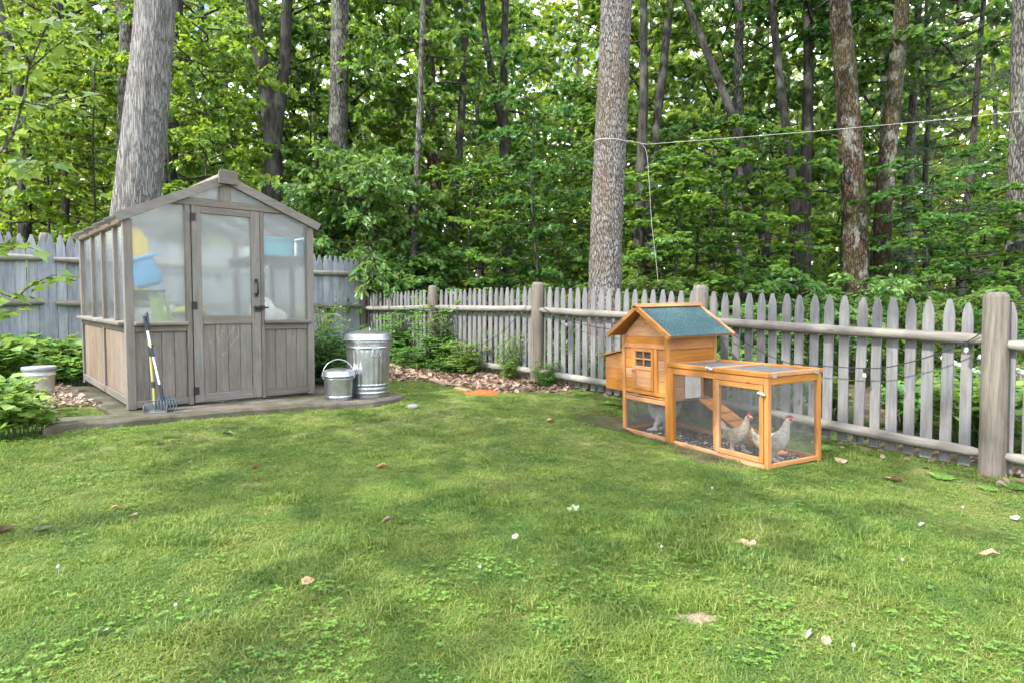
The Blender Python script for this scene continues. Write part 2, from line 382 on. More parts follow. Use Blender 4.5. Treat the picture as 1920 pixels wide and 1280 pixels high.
def turf():
    n = N('lawn_soil'); v = n.coord('Object', rand=False); g = n.noise(v, 14, 7, .7); b = n.noise(v, 1.1, 4, .6)
    col = n.ramp(g, [(.3,(.07,.085,.025)),(.55,(.12,.15,.04)),(.75,(.2,.2,.08))])
    col = n.mix(n.ramp(b, [(.5,(0,0,0)),(.66,(.6,.6,.6))]), col, n.ramp(g, [(.3,(.12,.09,.05)),(.7,(.26,.21,.13))]))
    return n.done(n.bsdf(col, .95, spec=.1, normal=n.bump(g, .7, .02)))
MAT['soil'] = soil(); MAT['turf'] = turf()
def axis(a, b, fine, far):
    m = np.arange(a, b+1e-6, fine); return np.r_[-far, -far*.4, -far*.15, -50, m[(m > -50)], 50, far*.15, far*.4, far] if a > -50 else m
def floorz(X, Y):
    R = np.hypot(X, Y); z = Gv(np.clip(X, -12, 12), np.clip(Y, -4, 30))
    return z + np.clip(beyond(X, Y)-1, 0, 6)*.02*(vnoise(X*.4+50, Y*.4+50, 3.1) - .3)
xs = np.r_[-900, -300, -120, np.arange(-60, 60.1, .6), 120, 300, 900]; ys = np.r_[-900, -300, -100, np.arange(-20, 70.1, .6), 120, 300, 900]
tag(link('ground', grid_mesh('ground', xs, ys, floorz, MAT['soil'])), kind='structure')
S = np.linspace(-7, 9.6, 120); T = np.linspace(-.12, 16, 120)
S2, T2 = np.meshgrid(S, T); X = FA.x + FD.x*S2 - FN.x*T2; Y = FA.y + FD.y*S2 - FN.y*T2
keep = beyond(X, Y) < .15
Z = Gv(X, Y) + .006 + np.where(keep, 0, -.3) + .008*(vnoise(X*2+40, Y*2+40, 1.7)-.5)
i = (np.arange(119)[None, :] + 120*np.arange(119)[:, None]).ravel()
tag(link('lawn', np_mesh('lawn', np.stack([X, Y, Z], -1).reshape(-1, 3), np.stack([i, i+120, i+121, i+1], -1), MAT['turf'], True)), kind='structure')

# concrete pad under and in front of the greenhouse
GH_O = Vector((-3.319, 5.427, .40)); GH_R = (.02, -.006, .727); GH_W, GH_D = 1.69, 2.44
GHM = Matrix.Translation(GH_O) @ Euler(GH_R).to_matrix().to_4x4()
def concrete():
    n = N('mossy_concrete'); v = n.coord(rand=False); g = n.noise(v, 5, 7, .65); m = n.noise(v, 1.7, 5, .6); f = n.noise(v, 60, 3, .6)
    col = n.ramp(g, [(.3,(.06,.053,.043)),(.55,(.115,.105,.087)),(.75,(.18,.168,.14))])
    col = n.mix(n.ramp(m, [(.46,(0,0,0)),(.62,(.85,.85,.85))]), col, n.ramp(f, [(.3,(.03,.03,.016)),(.7,(.065,.068,.03))]))
    return n.done(n.bsdf(col, .92, spec=.15, normal=n.bump(n.math('ADD', g, n.math('MULTIPLY', f, .4)), .7, .015)))
MAT['concrete'] = concrete()
pad_front = [on_level(x, y, .395) for x, y in ((80,801),(150,793),(240,786),(330,777),(400,771),(450,767),(520,762),(600,757),(660,754),(700,751),(735,745),(757,738))]
gx = (GHM.to_3x3() @ Vector((1,0,0))); gy = (GHM.to_3x3() @ Vector((0,1,0)))
b0 = GH_O + gx*(GH_W+.75) + gy*(GH_D+.2); b1 = GH_O - gx*.15 + gy*(GH_D+.2); b2 = GH_O - gx*.12 - gy*.12
poly = [(p.x, p.y, .395) for p in pad_front] + [(b0.x, b0.y, .395), (b1.x, b1.y, .395), (b2.x, b2.y, .395), tuple(on_level(98,783,.395))]
pv = [Vector(p) for p in poly]; m = MB(); npad = len(pv); nf = len(pad_front)
ctr = Vector((sum(p.x for p in pv)/npad, sum(p.y for p in pv)/npad, 0))
edge = []
for k, p in enumerate(pv):       # subdivide the front edge so that its lip is worn and uneven
    q = pv[(k+1) % npad]; c = 14 if k < nf-1 else 2
    for j in range(c):
        r = p.lerp(q, j/c); o = (r - ctr).normalized(); r = r + o*((vnoise(r.x*4+20, r.y*4+20, 2.)-.5)*.05 if k < nf-1 else 0); edge.append(r)
ne = len(edge); inw = [r + (ctr-r).normalized()*.03 for r in edge]
m.add([(r.x, r.y, .372 + .012*float(vnoise(r.x*6, r.y*6, 5.))) for r in edge], [])
m.add([(r.x, r.y, .395) for r in inw], [])
m.add([(r.x + (r-ctr).normalized().x*.02, r.y + (r-ctr).normalized().y*.02, .05) for r in edge], [])
m.f += [tuple(range(ne, 2*ne))] + [(k, (k+1)%ne, ne+(k+1)%ne, ne+k) for k in range(ne)] + [(2*ne+k, 2*ne+(k+1)%ne, (k+1)%ne, k) for k in range(ne)]
m.sm += [False]*(1+2*ne)
tag(m.build('concrete_pad', MAT['concrete']), kind='structure')

# ------------------------------------------------------------------ picket fence
fence = thing('picket_fence', 'weathered grey picket fence with round rails and log posts behind the chicken coop', 'fence', fence_pt(0))
F0 = fence_pt(0)
def picket_mesh(wd, h, sh, tip, nm):
    t = .018; pr = [(-wd/2,0),(wd/2,0),(wd/2,h-sh),(wd*.43,h-sh*.62),(tip,h-.012),(tip*.5,h),(-tip*.5,h),(-tip,h-.012),(-wd*.43,h-sh*.62),(-wd/2,h-sh)]
    return MB().prism([(x, -t/2, z) for x, z in pr], (0, t, 0)).mesh(nm, MAT['fence_z'])
pm = [picket_mesh(.075, 1.212, .125, .015, 'picket'), picket_mesh(.073, 1.208, .12, .014, 'picket'), picket_mesh(.077, 1.214, .13, .016, 'picket')]
ang = math.atan2(FD.y, FD.x)
for k in range(-20, 78):
    s = .062 + k*.1241
    if min(abs(s - q*2.42) for q in range(-2, 6)) < .045: continue
    p = fence_pt(s + rnd.uniform(-.006,.006), .062) - F0
    o = link('picket', pm[k % 3], fence, p + Vector((0,0,.035 + rnd.uniform(-.005,.005))), (rnd.uniform(-.008,.008), rnd.gauss(0,.005), ang + rnd.uniform(-.02,.02)))
    o.scale = (rnd.uniform(.97,1.04), 1, rnd.uniform(.994,1.006))
for q in range(-1, 5):
    m = MB(); h = 1.31 if q < 4 else 1.95; r = .078 + rnd.uniform(-.006,.006)
    prof = [(r*1.08,-.25),(r*1.07,0),(r*1.02,.3),(r,.8),(r*.97,h-.035),(r*.95,h-.028),(r*.72,h)]
    ph = rnd.uniform(0, 6)
    m.lathe(prof, 22, fn=lambda rr, z, t: rr*(1+.03*math.sin(3*t+ph)+.018*math.sin(7*t+2*ph+z)), smooth=True)
    m.build('post', MAT['post'], fence, loc=fence_pt(q*2.42)-F0, rot=(rnd.gauss(0,.008), rnd.gauss(0,.008), rnd.uniform(0,6)))
for q in range(-1, 4):
    for hz in (.165, .965):
        a = fence_pt(q*2.42+.05)+Vector((0,0,hz)); b = fence_pt((q+1)*2.42-.05)+Vector((0,0,hz+rnd.uniform(-.012,.012)))
        L_ = (b-a).length; pts = []; rad = []; ph = rnd.uniform(0,9)
        for j in range(25):
            t = j/24; e = min(t, 1-t)*L_
            rr = .042*(.62+.38*min(1, e/.11)) + .0022*math.sin(9*t+ph)
            pts.append((0, L_*(t-.5), .008*math.sin(4*t+ph)-.004)); rad.append(rr)
        mid = (a+b)/2; d = (b-a).normalized()
        MB().tube(pts, rad, 14).build('rail', MAT['rail_y'], fence, loc=mid-F0, rot=d.to_track_quat('Y','Z').to_euler())

# tall stockade fence
tall = thing('stockade_fence', 'tall blue-grey stockade fence of pointed boards behind the greenhouse', 'fence', CORNER)
T0 = CORNER.copy()
bm_ = []
for k in range(3):
    wd = .104 + .004*k; h = 1.86; t = .02
    pr = [(-wd/2,0),(wd/2,0),(wd/2,h-.16),(wd*.30,h-.08),(.012,h-.005),(0,h),(-.012,h-.005),(-wd*.30,h-.08),(-wd/2,h-.16)]
    bm_.append(MB().prism([(x,-t/2,z) for x,z in pr], (0,t,0)).mesh('board', MAT['tall']))
ta = math.atan2(TD.y, TD.x)
for k in range(74):
    s = .13 + k*.1085
    p = tall_pt(s, -.03) - T0
    link('board', bm_[rnd.randrange(3)], tall, p + Vector((0,0,.04+rnd.uniform(-.012,.012))), (rnd.uniform(-.008,.008), rnd.gauss(0,.006), ta+rnd.uniform(-.02,.02)))
for q in range(1, 4):
    MB().lathe([(.072,-.2),(.07,1.88),(.05,1.93)], 18).build('post', MAT['post'], tall, loc=tall_pt(q*2.42,-.12)-T0)
for q in range(3):
    for hz in (.30, 1.0, 1.58):
        a = tall_pt(q*2.42+.06, .025)+Vector((0,0,hz)); b = tall_pt((q+1)*2.42-.06, .025)+Vector((0,0,hz)); L_ = (b-a).length
        pts = [(0, L_*(j/16-.5), .006*math.sin(j*.7+q)) for j in range(17)]
        MB().tube(pts, [.028+.016*min(1, min(j,16-j)/1.5) for j in range(17)], 12).build('rail', MAT['rail_y'], tall, loc=(a+b)/2-T0, rot=(b-a).normalized().to_track_quat('Y','Z').to_euler())
# ------------------------------------------------------------------ trees
rs = np.random.RandomState(11)
def unit(v): return v/np.maximum(np.linalg.norm(v, axis=-1, keepdims=True), 1e-9)
SHAPES = {   # outline in (along, across, fold) of a leaf of length 1
    'ovate': ([(0,0,0),(.30,.26,.05),(.68,.21,.045),(1,0,-.05),(.68,-.21,.045),(.30,-.26,.05)], [(0,1,2,3),(0,3,4,5)]),
    'broad': ([(0,0,0),(.22,.42,.07),(.62,.36,.05),(1,0,-.08),(.62,-.36,.05),(.22,-.42,.07)], [(0,1,2,3),(0,3,4,5)]),
    'maple': ([(0,0,0),(.05,.36,.04),(.26,.24,.02),(.44,.55,.07),(.56,.20,.01),(1,0,-.1),(.56,-.20,.01),(.44,-.55,.07),(.26,-.24,.02),(.05,-.36,.04)],
              [(0,1,2,2),(0,2,3,4),(0,4,5,5),(0,5,6,6),(0,6,7,8),(0,8,9,9)]),
    'round': ([(.05,0,0),(.28,.32,.03),(.72,.36,.05),(1,0,0),(.72,-.36,.05),(.28,-.32,.03)], [(0,1,2,3),(0,3,4,5)]),
    'needle': ([(0,.012,0),(1,0,0),(0,-.012,0),(.5,-.012,0)], [(0,1,2,3)]),
}
SHAPES['maple'] = (SHAPES['maple'][0], [(0,1,2,3),(0,3,4,5),(0,5,6,7),(0,7,8,9)])
def leaves(P, D, Nn, size, shape='ovate'):
    "arrays: P base points, D direction, Nn normal, size lengths -> V, F"
    prof, fc = SHAPES[shape]; pr = np.array(prof, np.float32); D = unit(D); S_ = unit(np.cross(Nn, D)); U = np.cross(D, S_)
    n = len(P); k = len(pr); size = np.broadcast_to(np.asarray(size), (n,))
    V = P[:,None,:] + size[:,None,None]*(D[:,None,:]*pr[None,:,0:1] + S_[:,None,:]*pr[None,:,1:2] + U[:,None,:]*pr[None,:,2:3])
    F = np.array(fc)[None,:,:] + k*np.arange(n)[:,None,None]
    return V.reshape(-1,3), F.reshape(-1, len(fc[0]))
def cat(parts):
    Vs, Fs, o = [], [], 0
    for V, F in parts: Vs.append(V); Fs.append(F+o); o += len(V)
    return np.concatenate(Vs), np.concatenate(Fs)
def sprays(seed, h0, h1, rad, nb, ntw, nlf, lsize, shape='ovate', prof=None, droop=.3, elev=(.05,.75), tilt=.8, r0=.03):
    "a crown: limbs round an axis, twigs off the limbs, leaves in flat layered sprays off the twigs"
    r = np.random.RandomState(seed); mb = MB(); LP, LD, LN = [], [], []
    for b in range(nb):
        u = (b + r.rand())/nb; z0 = h0 + (h1-h0)*u; az = b*2.399 + r.uniform(-.5,.5)
        ln = rad*(prof(u) if prof else (.55+.45*math.sin(math.pi*min(1, .15+.8*u))))*r.uniform(.6,1.15); el = r.uniform(*elev)
        d = np.array([math.cos(az)*math.cos(el), math.sin(az)*math.cos(el), math.sin(el)]); side = np.array([-math.sin(az), math.cos(az), 0.])
        tt = np.linspace(0, 1, 6); bend = r.uniform(-.25,.25)
        pts = np.array([[0,0,z0]]) + d*ln*tt[:,None] + side*bend*ln*(tt**2)[:,None] - np.array([0,0,droop*ln])*(tt**2.2)[:,None]
        mb.tube([tuple(p) for p in pts], [max(.005, r0*(1-.85*t)) for t in tt], 4, False)
        for k in range(ntw):
            t = .22 + .78*(k + r.rand())/ntw; f = t*5; i = min(4, int(f)); p = pts[i] + (pts[i+1]-pts[i])*(f-i)
            dl = unit(pts[min(i+1,5)] - pts[i]); sgn = 1 if k % 2 else -1; a = r.uniform(.5, 1.2)*sgn
            sd = unit(np.cross(np.array([0,0,1.]), dl)); td = unit(dl*math.cos(a) + sd*math.sin(a) + np.array([0,0,r.uniform(-.55,.5)]))
            tl = ln*r.uniform(.18,.42)*(1.1-.5*t)
            q = r.rand(nlf)**.8; pp = p + td*(tl*q)[:,None] + r.normal(0, .035*tl+.015, (nlf,3))*np.array([1,1,.9]) - np.array([0,0,.12*tl])*(q**2)[:,None]
            ld = td + sd*r.uniform(-1.1,1.1,(nlf,1)) + dl*r.uniform(-.6,.6,(nlf,1)) + np.array([0,0,-.45]) + r.normal(0,.35,(nlf,3))
            LP.append(pp); LD.append(ld); LN.append(np.array([0,0,1.]) + r.normal(0, tilt, (nlf,3)))
            mb.tube([tuple(p), tuple(p+td*tl*.6), tuple(p+td*tl - np.array([0,0,.1*tl]))], [.006+.1*r0, .004, .002], 3, False)
    LP, LD, LN = map(np.concatenate, (LP, LD, LN))
    V, F = leaves(LP, LD, LN, lsize*r.uniform(.5,1.35,len(LP)), shape)
    return V, F, mb
def crown_set(name, mats, bmat, *a, **k):
    V, F, mb = sprays(*a, **k); br = mb.mesh(name+'_branchwork', bmat)
    base = np_mesh(name, V, F, mats[0]); out_ = [(base, br)]
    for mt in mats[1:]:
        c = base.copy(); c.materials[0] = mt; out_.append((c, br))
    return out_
tallp = lambda u: .5+.5*math.sin(math.pi*(.12+.75*u))
LM = [MAT['leaf_bright'], MAT['leaf_mid'], MAT['leaf_deep']]
CANOPY = [crown_set('canopy', LM, MAT['bark_dark'], 100+i, 3.6+.5*i, 20, 3.2, 46, 8, 26, .15, 'broad', tallp, r0=.045) for i in range(3)]
LOW = [crown_set('low_canopy', LM, MAT['bark_dark'], 150+i, 2.8+.4*i, 9.5, 2.6, 30, 7, 22, .14, 'maple' if i == 1 else 'broad', tallp, r0=.035) for i in range(3)]
MIDDLE = [crown_set('understory', LM, MAT['bark_dark'], 200+i, 1.2, 7.5, 2.0, 30, 7, 20, .125, 'maple' if i == 0 else 'broad', None, r0=.022, elev=(.0,.5)) for i in range(3)]
SHRUB = [crown_set('shrub', [MAT['leaf_bush'], MAT['leaf_mid'], MAT['leaf_deep']], MAT['bark_dark'], 300+i, .15, 1.5, 1.0, 22, 6, 15, .095, 'ovate', None, r0=.012, elev=(.1,.9), tilt=.6) for i in range(3)]

def bark_trunk(path, radii, n=14, rings=40, relief=0.0, fr=10., fz=1.2, lump=.03, seed=0, flare=0.0):
    "a tapered trunk along a path (smoothed), with furrows as real relief"
    P = np.array([tuple(p) for p in path]); t = np.r_[0, np.cumsum(np.linalg.norm(np.diff(P, axis=0), axis=1))]
    tt = np.linspace(0, t[-1], rings); C = np.stack([np.interp(tt, t, P[:,i]) for i in range(3)], -1)
    for _ in range(max(2, rings//10)): C[1:-1] = (C[:-2] + 2*C[1:-1] + C[2:])/4
    R = np.interp(tt, t, np.array(radii)); R = R + flare*np.exp(-tt/.35)
    th = np.linspace(0, 2*np.pi, n, endpoint=False); cs, sn = np.cos(th)[None,:], np.sin(th)[None,:]; z = tt[:,None]
    rr = R[:,None]*(1 + lump*2*(vnoise(cs*1.5+9+seed, sn*1.5+9, z*.9+seed)-.5)*2)
    if relief:
        q = vnoise((cs*R[:,None])*fr+30+seed, (sn*R[:,None])*fr+30, z*fz+3) ; rr = rr + relief*(1-np.abs(2*q-1))**1.5
        q = vnoise((cs*R[:,None])*fr*2.3+10, (sn*R[:,None])*fr*2.3+10+seed, z*fz*3+3); rr = rr + relief*.5*q
    V = np.stack([C[:,0:1]+rr*cs, C[:,1:2]+rr*sn, C[:,2:3]+0*cs], -1).reshape(-1,3)
    i = (np.arange(rings-1)[:,None]*n); k = np.arange(n)[None,:]; k2 = (k+1) % n
    F = np.stack([i+k, i+k2, i+n+k2, i+n+k], -1).reshape(-1,4)
    return V, F
def px_trunk(Y, pts, widths, top=14.0, base=True):
    "path and radii of a trunk seen at pixels, standing Y metres ahead; carried on up to its top and down to the ground"
    P = [at(x, y, Y) for x, y in pts]; R = [wd/2/FPX*Y*.89 for wd in widths]
    if P[0].z > G(P[0].x, Y) :
        d = (P[0]-P[1]); d = d/max(abs(d.z), .01); g = G(P[0].x, Y); h = P[0].z - g + .3
        P.insert(0, P[0] + Vector((d.x*.5*h, 0, -h))); R.insert(0, R[0]*1.12)
    d = P[-1]-P[-2]; d = d/max(d.z, .05)
    if P[-1].z < top:
        h = top - P[-1].z; P.append(P[-1] + Vector((d.x*h*.7, 0, h))); R.append(R[-1]*.45)
    return P, R
def tree(name, label, Y, pts, widths, bm, crown=None, cm=1, cscale=(1,1,1), czr=0, n=16, rings=48, relief=.0, fr=10., fz=1.2, group=None, top=14.0, seed=0, flare=.05, category='tree', czoff=0.0, lump=.03):
    P, R = px_trunk(Y, pts, widths, top); b = Vector(P[0]); b.z = G(b.x, b.y)
    root = thing(name, label, category, b, group=group)
    V, F = bark_trunk([p-b for p in P], R, n, rings, relief, fr, fz, seed=seed, flare=flare, lump=lump)
    link('trunk', np_mesh('trunk', V, F, MAT[bm], True), root)
    if crown is not None:
        c, br = crown[cm]; off = P[len(P)//2]-b; off = Vector((off.x*.7, off.y+1.7, 0))
        link('crown', c, root, (off.x, off.y, czoff), (0,0,czr), cscale); link('branchwork', br, root, (off.x, off.y, czoff), (0,0,czr), cscale)
    return root

# the trees one can tell apart in the photograph
tree('maple_tree', 'thick pale grey leaning tree trunk rising behind the greenhouse roof', 10.6, [(228,640),(256,392),(272,250),(288,60),(291,0)], [92,80,74,68,66], 'bark_maple', LOW[0], 0, (1.1,1.1,1), 1.0, 84, 260, .030, 13., .8, top=16, flare=.06, czoff=9.5)
oak = tree('oak_tree', 'stout oak trunk with plated grey bark standing just beyond the picket fence', 8.75, [(1131,700),(1134,560),(1138,400),(1147,200),(1156,0)], [72,64,62,60,58], 'bark_oak', LOW[1], 1, (1.1,1.1,1), 2.0, 72, 260, .016, 22., 7., top=16, flare=.07, czoff=4.0, seed=4)
t = tree('snag_tree', 'slim grey trunk with a sawn limb stub close behind the leaning trunk', 13.2, [(240,420),(236,250),(237,140),(238,60),(243,20)], [36,32,30,27,24], 'bark_grey', None, n=20, rings=60, relief=.01, top=0, seed=9)
b = Vector(t.location); V, F = bark_trunk([at(238,58,13.2)-b, at(228,20,13.2)-b, at(224,8,13.2)-b], [.12,.10,.085], 14, 10, .005)
link('limb', np_mesh('limb', V, F, MAT['bark_grey'], True), t)
tree('dark_tree', 'dark crooked trunk at the far left bending away at the top', 14.5, [(46,430),(48,300),(44,220),(30,130),(8,60),(-6,0)], [24,23,22,20,18,16], 'bark_dark', LOW[2], 0, (1,1,1), .4, 14, 50, .006, top=12, seed=2, czoff=1.0)
t = tree('forked_tree', 'dark forked trunk parting low down right of the greenhouse roof', 14.2, [(512,380),(513,260),(503,190),(488,100),(470,0)], [38,36,31,28,25], 'bark_dark', LOW[0], 1, (1,1,1), 2.6, 18, 60, .010, top=14, seed=5, czoff=1.5)
b = Vector(t.location); V, F = bark_trunk([at(514,285,14.2)-b, at(520,220,14.2)-b, at(534,120,14.2)-b, at(538,0,14.2)-b, at(545,-160,14.2)-b], [.15,.14,.12,.11,.09], 14, 30, .008)
link('limb', np_mesh('limb', V, F, MAT['bark_dark'], True), t)
tree('lichen_tree', 'straight trunk blotched with pale lichen behind the leafy bush', 14.0, [(612,560),(622,470),(632,330),(636,150),(637,0)], [46,42,38,35,33], 'bark_grey', LOW[1], 1, (1,1,1), .9, 20, 60, .010, seed=6, czoff=.5)
tree('pale_sapling', 'thin pale straight stem left of the brown pine trunk', 12.6, [(772,520),(778,400),(785,250),(791,100),(794,0)], [14,13,12,11,10], 'bark_grey', MIDDLE[0], 1, (1,1,1.2), 3.1, 10, 30, .003, top=10, flare=.02)
tree('pine_tree', 'brown pine trunk with flaky bark left of the woods centre', 16.0, [(818,560),(817,420),(812,260),(805,150),(800,0)], [30,28,27,24,22], 'bark_pine', LOW[2], 2, (1,1,1), 1.9, 16, 50, .010, seed=3, czoff=2.0)
tree('dark_leaning_tree', 'dark trunk leaning right close beside the brown pine trunk', 15.4, [(838,480),(846,400),(858,300),(868,180),(876,0)], [20,19,18,15,13], 'bark_dark', None, n=12, rings=40, relief=.005, seed=7)
t = tree('woodland_tree', 'dark upright trunk with a left fork in the centre of the woods', 17.5, [(952,540),(950,420),(946,300),(944,150),(948,0)], [22,20,19,15,13], 'bark_dark', LOW[0], 1, (.9,.9,1), 5.1, 12, 40, .006, seed=8, czoff=1.)
b = Vector(t.location); V, F = bark_trunk([at(944,240,17.5)-b, at(925,160,17.5)-b, at(908,60,17.5)-b, at(900,-60,17.5)-b], [.11,.09,.08,.06], 10, 20)
link('limb', np_mesh('limb', V, F, MAT['bark_dark'], True), t)
tree('slender_tree', 'slender dark trunk directly right of the stout oak', 13.5, [(1196,520),(1200,400),(1205,250),(1208,120),(1206,0)], [24,22,19,16,14], 'bark_dark', MIDDLE[1], 1, (1.1,1.1,1.2), 4.0, 12, 40, .006, seed=12)
tree('slanting_tree', 'thin trunk slanting right above the hanging rope', 14.5, [(1216,420),(1228,260),(1242,140),(1258,0)], [20,18,17,14], 'bark_dark', LOW[1], 1, (.9,.9,1), 3.7, 12, 40, .005, seed=13, czoff=1.5)
tree('long_leaning_tree', 'long dark trunk leaning far left across the woods right of the oak', 13.0, [(1447,520),(1425,400),(1395,290),(1360,180),(1322,90),(1285,0)], [22,21,19,17,15,13], 'bark_dark', None, n=12, rings=60, relief=.005, seed=14, top=9.5)
tree('straight_tree', 'straight mossy trunk crossing behind the long leaning trunk', 15.0, [(1388,520),(1386,400),(1384,250),(1386,0)], [22,20,19,16], 'bark_grey', LOW[2], 1, (.9,.9,1), .3, 14, 40, .006, seed=15, czoff=1)
tree('curved_tree', 'dark trunk curving left at the top left of the paired straight trunk', 14.0, [(1494,540),(1492,420),(1478,270),(1462,150),(1446,0)], [24,21,18,16,14], 'bark_dark', None, n=12, rings=40, relief=.006, seed=16)
tree('paired_tree', 'dark trunk widening downward beside the curved trunk', 14.6, [(1508,520),(1508,400),(1514,250),(1516,100),(1514,0)], [28,24,21,18,16], 'bark_dark', LOW[0], 2, (.9,.9,1), 2.2, 14, 40, .008, seed=17, czoff=1)
tree('mossy_tree', 'thick rust-brown mossy trunk with pale lichen patches at right', 11.8, [(1608,640),(1606,500),(1602,380),(1592,240),(1580,80),(1574,0)], [54,46,44,42,40,38], 'bark_rust', LOW[1], 2, (1,1,1), 1.3, 40, 140, .012, 14., 5., seed=18, czoff=3.5)
tree('mossy_leaning_tree', 'mossy trunk leaning right beside the thick rust-brown trunk', 12.8, [(1648,560),(1654,440),(1662,300),(1678,160),(1690,30),(1692,0)], [36,33,31,29,27,26], 'bark_rust', LOW[2], 1, (1,1,1), 3.9, 24, 80, .010, 14., 5., seed=19, czoff=3.)
tree('edge_tree', 'pale blotched trunk at the right edge of the picture', 11.6, [(1900,560),(1904,450),(1910,250),(1916,0)], [38,35,32,28], 'bark_grey', LOW[0], 2, (1,1,1), 5.6, 24, 80, .010, seed=20, czoff=3.)
tree('grey_tree', 'slim grey trunk between the mossy trunks and the right edge', 15.5, [(1702,500),(1700,400),(1704,320),(1712,200)], [20,18,17,14], 'bark_grey', LOW[2], 2, (.9,.9,1), .8, 12, 40, .005, seed=21, czoff=1.)
tree('far_left_tree', 'slim dark trunk left of the leaning trunk in the left woods', 17.0, [(122,420),(124,250),(118,100),(112,0)], [15,14,12,11], 'bark_dark', LOW[1], 0, (1,1,1), 2.9, 10, 30, .004, seed=22, czoff=1.)
tree('shaded_tree', 'dark trunk between the leaning trunk and the forked trunk', 16.0, [(318,420),(322,250),(330,120),(334,0)], [26,23,20,18], 'bark_dark', LOW[2], 0, (1,1,1), 4.4, 12, 40, .006, seed=23, czoff=1.)

# the woods behind: slender trees scattered to fill the depth
TRUNKV = []
for i in range(5):
    r = np.random.RandomState(40+i); zz = np.linspace(-.3, 20, 8); dx = np.cumsum(r.normal(0,.16,8)); dy = np.cumsum(r.normal(0,.12,8))
    V, F = bark_trunk([(a-dx[0], c-dy[0], z) for a, c, z in zip(dx, dy, zz)], list(np.linspace(.13,.035,8)), 9, 26, .004, flare=.04, seed=i)
    TRUNKV.append([np_mesh('trunk', V, F, MAT[q], True) for q in ('bark_dark','bark_grey','bark_dark')])
placed = []; rw = random.Random(21)
def scatter(count, y0, y1, gap, wide=.86, tries=6000, clear=0.0):
    res = []
    for _ in range(tries):
        if len(res) >= count: break
        y = y0 + (y1-y0)*rw.random()**.8; x = rw.uniform(-1,1)*(wide*y+1.5)
        if beyond(x, y) < 1.2: continue
        if any((x-a)**2+(y-b)**2 < gap*gap for a, b in placed): continue
        placed.append((x, y)); res.append((x, y))
    return res
for k, (x, y) in enumerate(scatter(46, 18.5, 46, 2.5)):
    px = 960 + FPX*x/y
    root = thing('slender_tree', 'slender tree standing among many others deep in the woods', 'tree', (x, y, G(x, y)), group='slender trees deep in the woods')
    sc_ = rw.uniform(.55, 1.25) if y < 30 else rw.uniform(.9,1.5)
    link('trunk', TRUNKV[k % 5][rw.randrange(3)], root, (0,0,0), (rw.gauss(0,.035), rw.gauss(0,.045), rw.uniform(0,6)), (sc_, sc_, 1.05))
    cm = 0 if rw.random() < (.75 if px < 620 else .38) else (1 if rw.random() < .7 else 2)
    c, br = (CANOPY if y > 24 else LOW)[rw.randrange(3)][cm]; s = rw.uniform(.8,1.1); zr = rw.uniform(0,6); hz = rw.uniform(.85,1.15)*(1 if y > 24 else .75+.025*y)
    link('crown', c, root, (0,0,rw.uniform(-1,.8)), (0,0,zr), (s,s,hz)); 
    if y < 26: link('branchwork', br, root, (0,0,0), (0,0,zr), (s,s,hz))
for k, (x, y) in enumerate(scatter(36, 14.5, 32, 1.8)):
    px = 960 + FPX*x/y
    root = thing('understory_sapling', 'leafy young tree growing under the taller trees of the woods', 'sapling', (x, y, G(x, y)), group='young trees in the understory')
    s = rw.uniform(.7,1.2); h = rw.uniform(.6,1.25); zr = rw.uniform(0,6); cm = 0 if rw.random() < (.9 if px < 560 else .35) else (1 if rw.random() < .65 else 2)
    c, br = MIDDLE[rw.randrange(3)][cm]
    link('stem', TRUNKV[k % 5][rw.randrange(3)], root, (0,0,0), (rw.gauss(0,.03), rw.gauss(0,.03), zr), (.34,.34,.38*h))
    link('crown', c, root, (0,0,0), (0,0,zr), (s,s,h)); link('branchwork', br, root, (0,0,0), (0,0,zr), (s,s,h))
for k, (x, y) in enumerate(scatter(58, 9.5, 24, .95)):
    root = thing('woodland_shrub', 'low green shrub growing on the woodland floor', 'shrub', (x, y, G(x, y)), group='shrubs on the woodland floor')
    s = rw.uniform(.7,1.3); c, br = SHRUB[rw.randrange(3)][rw.choice((0,1,1,2))]; zr = rw.uniform(0,6); hz = s*rw.uniform(.6,1.0)
    link('foliage', c, root, (0,0,0), (0,0,zr), (s,s,hz)); link('branchwork', br, root, (0,0,0), (0,0,zr), (s,s,hz))

for k, (px, y) in enumerate(((20,12.6),(100,14.4),(175,13.0),(345,13.2),(400,12.6),(440,15.0),(570,15.5),(880,12.8),(905,14.2),(1000,12.2),(1060,13.8),(1250,11.6),(1290,12.8),(1345,11.8),(1430,12.4),(1740,11.6),(1840,11.2),(1950,10.6))):
    x = (px-960)/FPX*y
    root = thing('edge_sapling', 'leafy sapling catching the light at the edge of the woods', 'sapling', (x, y, G(x, y)), group='sunlit saplings at the edge of the woods')
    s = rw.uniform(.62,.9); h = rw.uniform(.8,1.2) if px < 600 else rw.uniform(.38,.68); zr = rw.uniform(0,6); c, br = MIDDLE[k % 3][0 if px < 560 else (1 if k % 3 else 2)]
    link('stem', TRUNKV[k % 5][rw.randrange(3)], root, (0,0,0), (rw.gauss(0,.03), rw.gauss(0,.03), zr), (.26,.26,.36*h))
    link('crown', c, root, (0,0,0), (0,0,zr), (s,s,h)); link('branchwork', br, root, (0,0,0), (0,0,zr), (s,s,h))
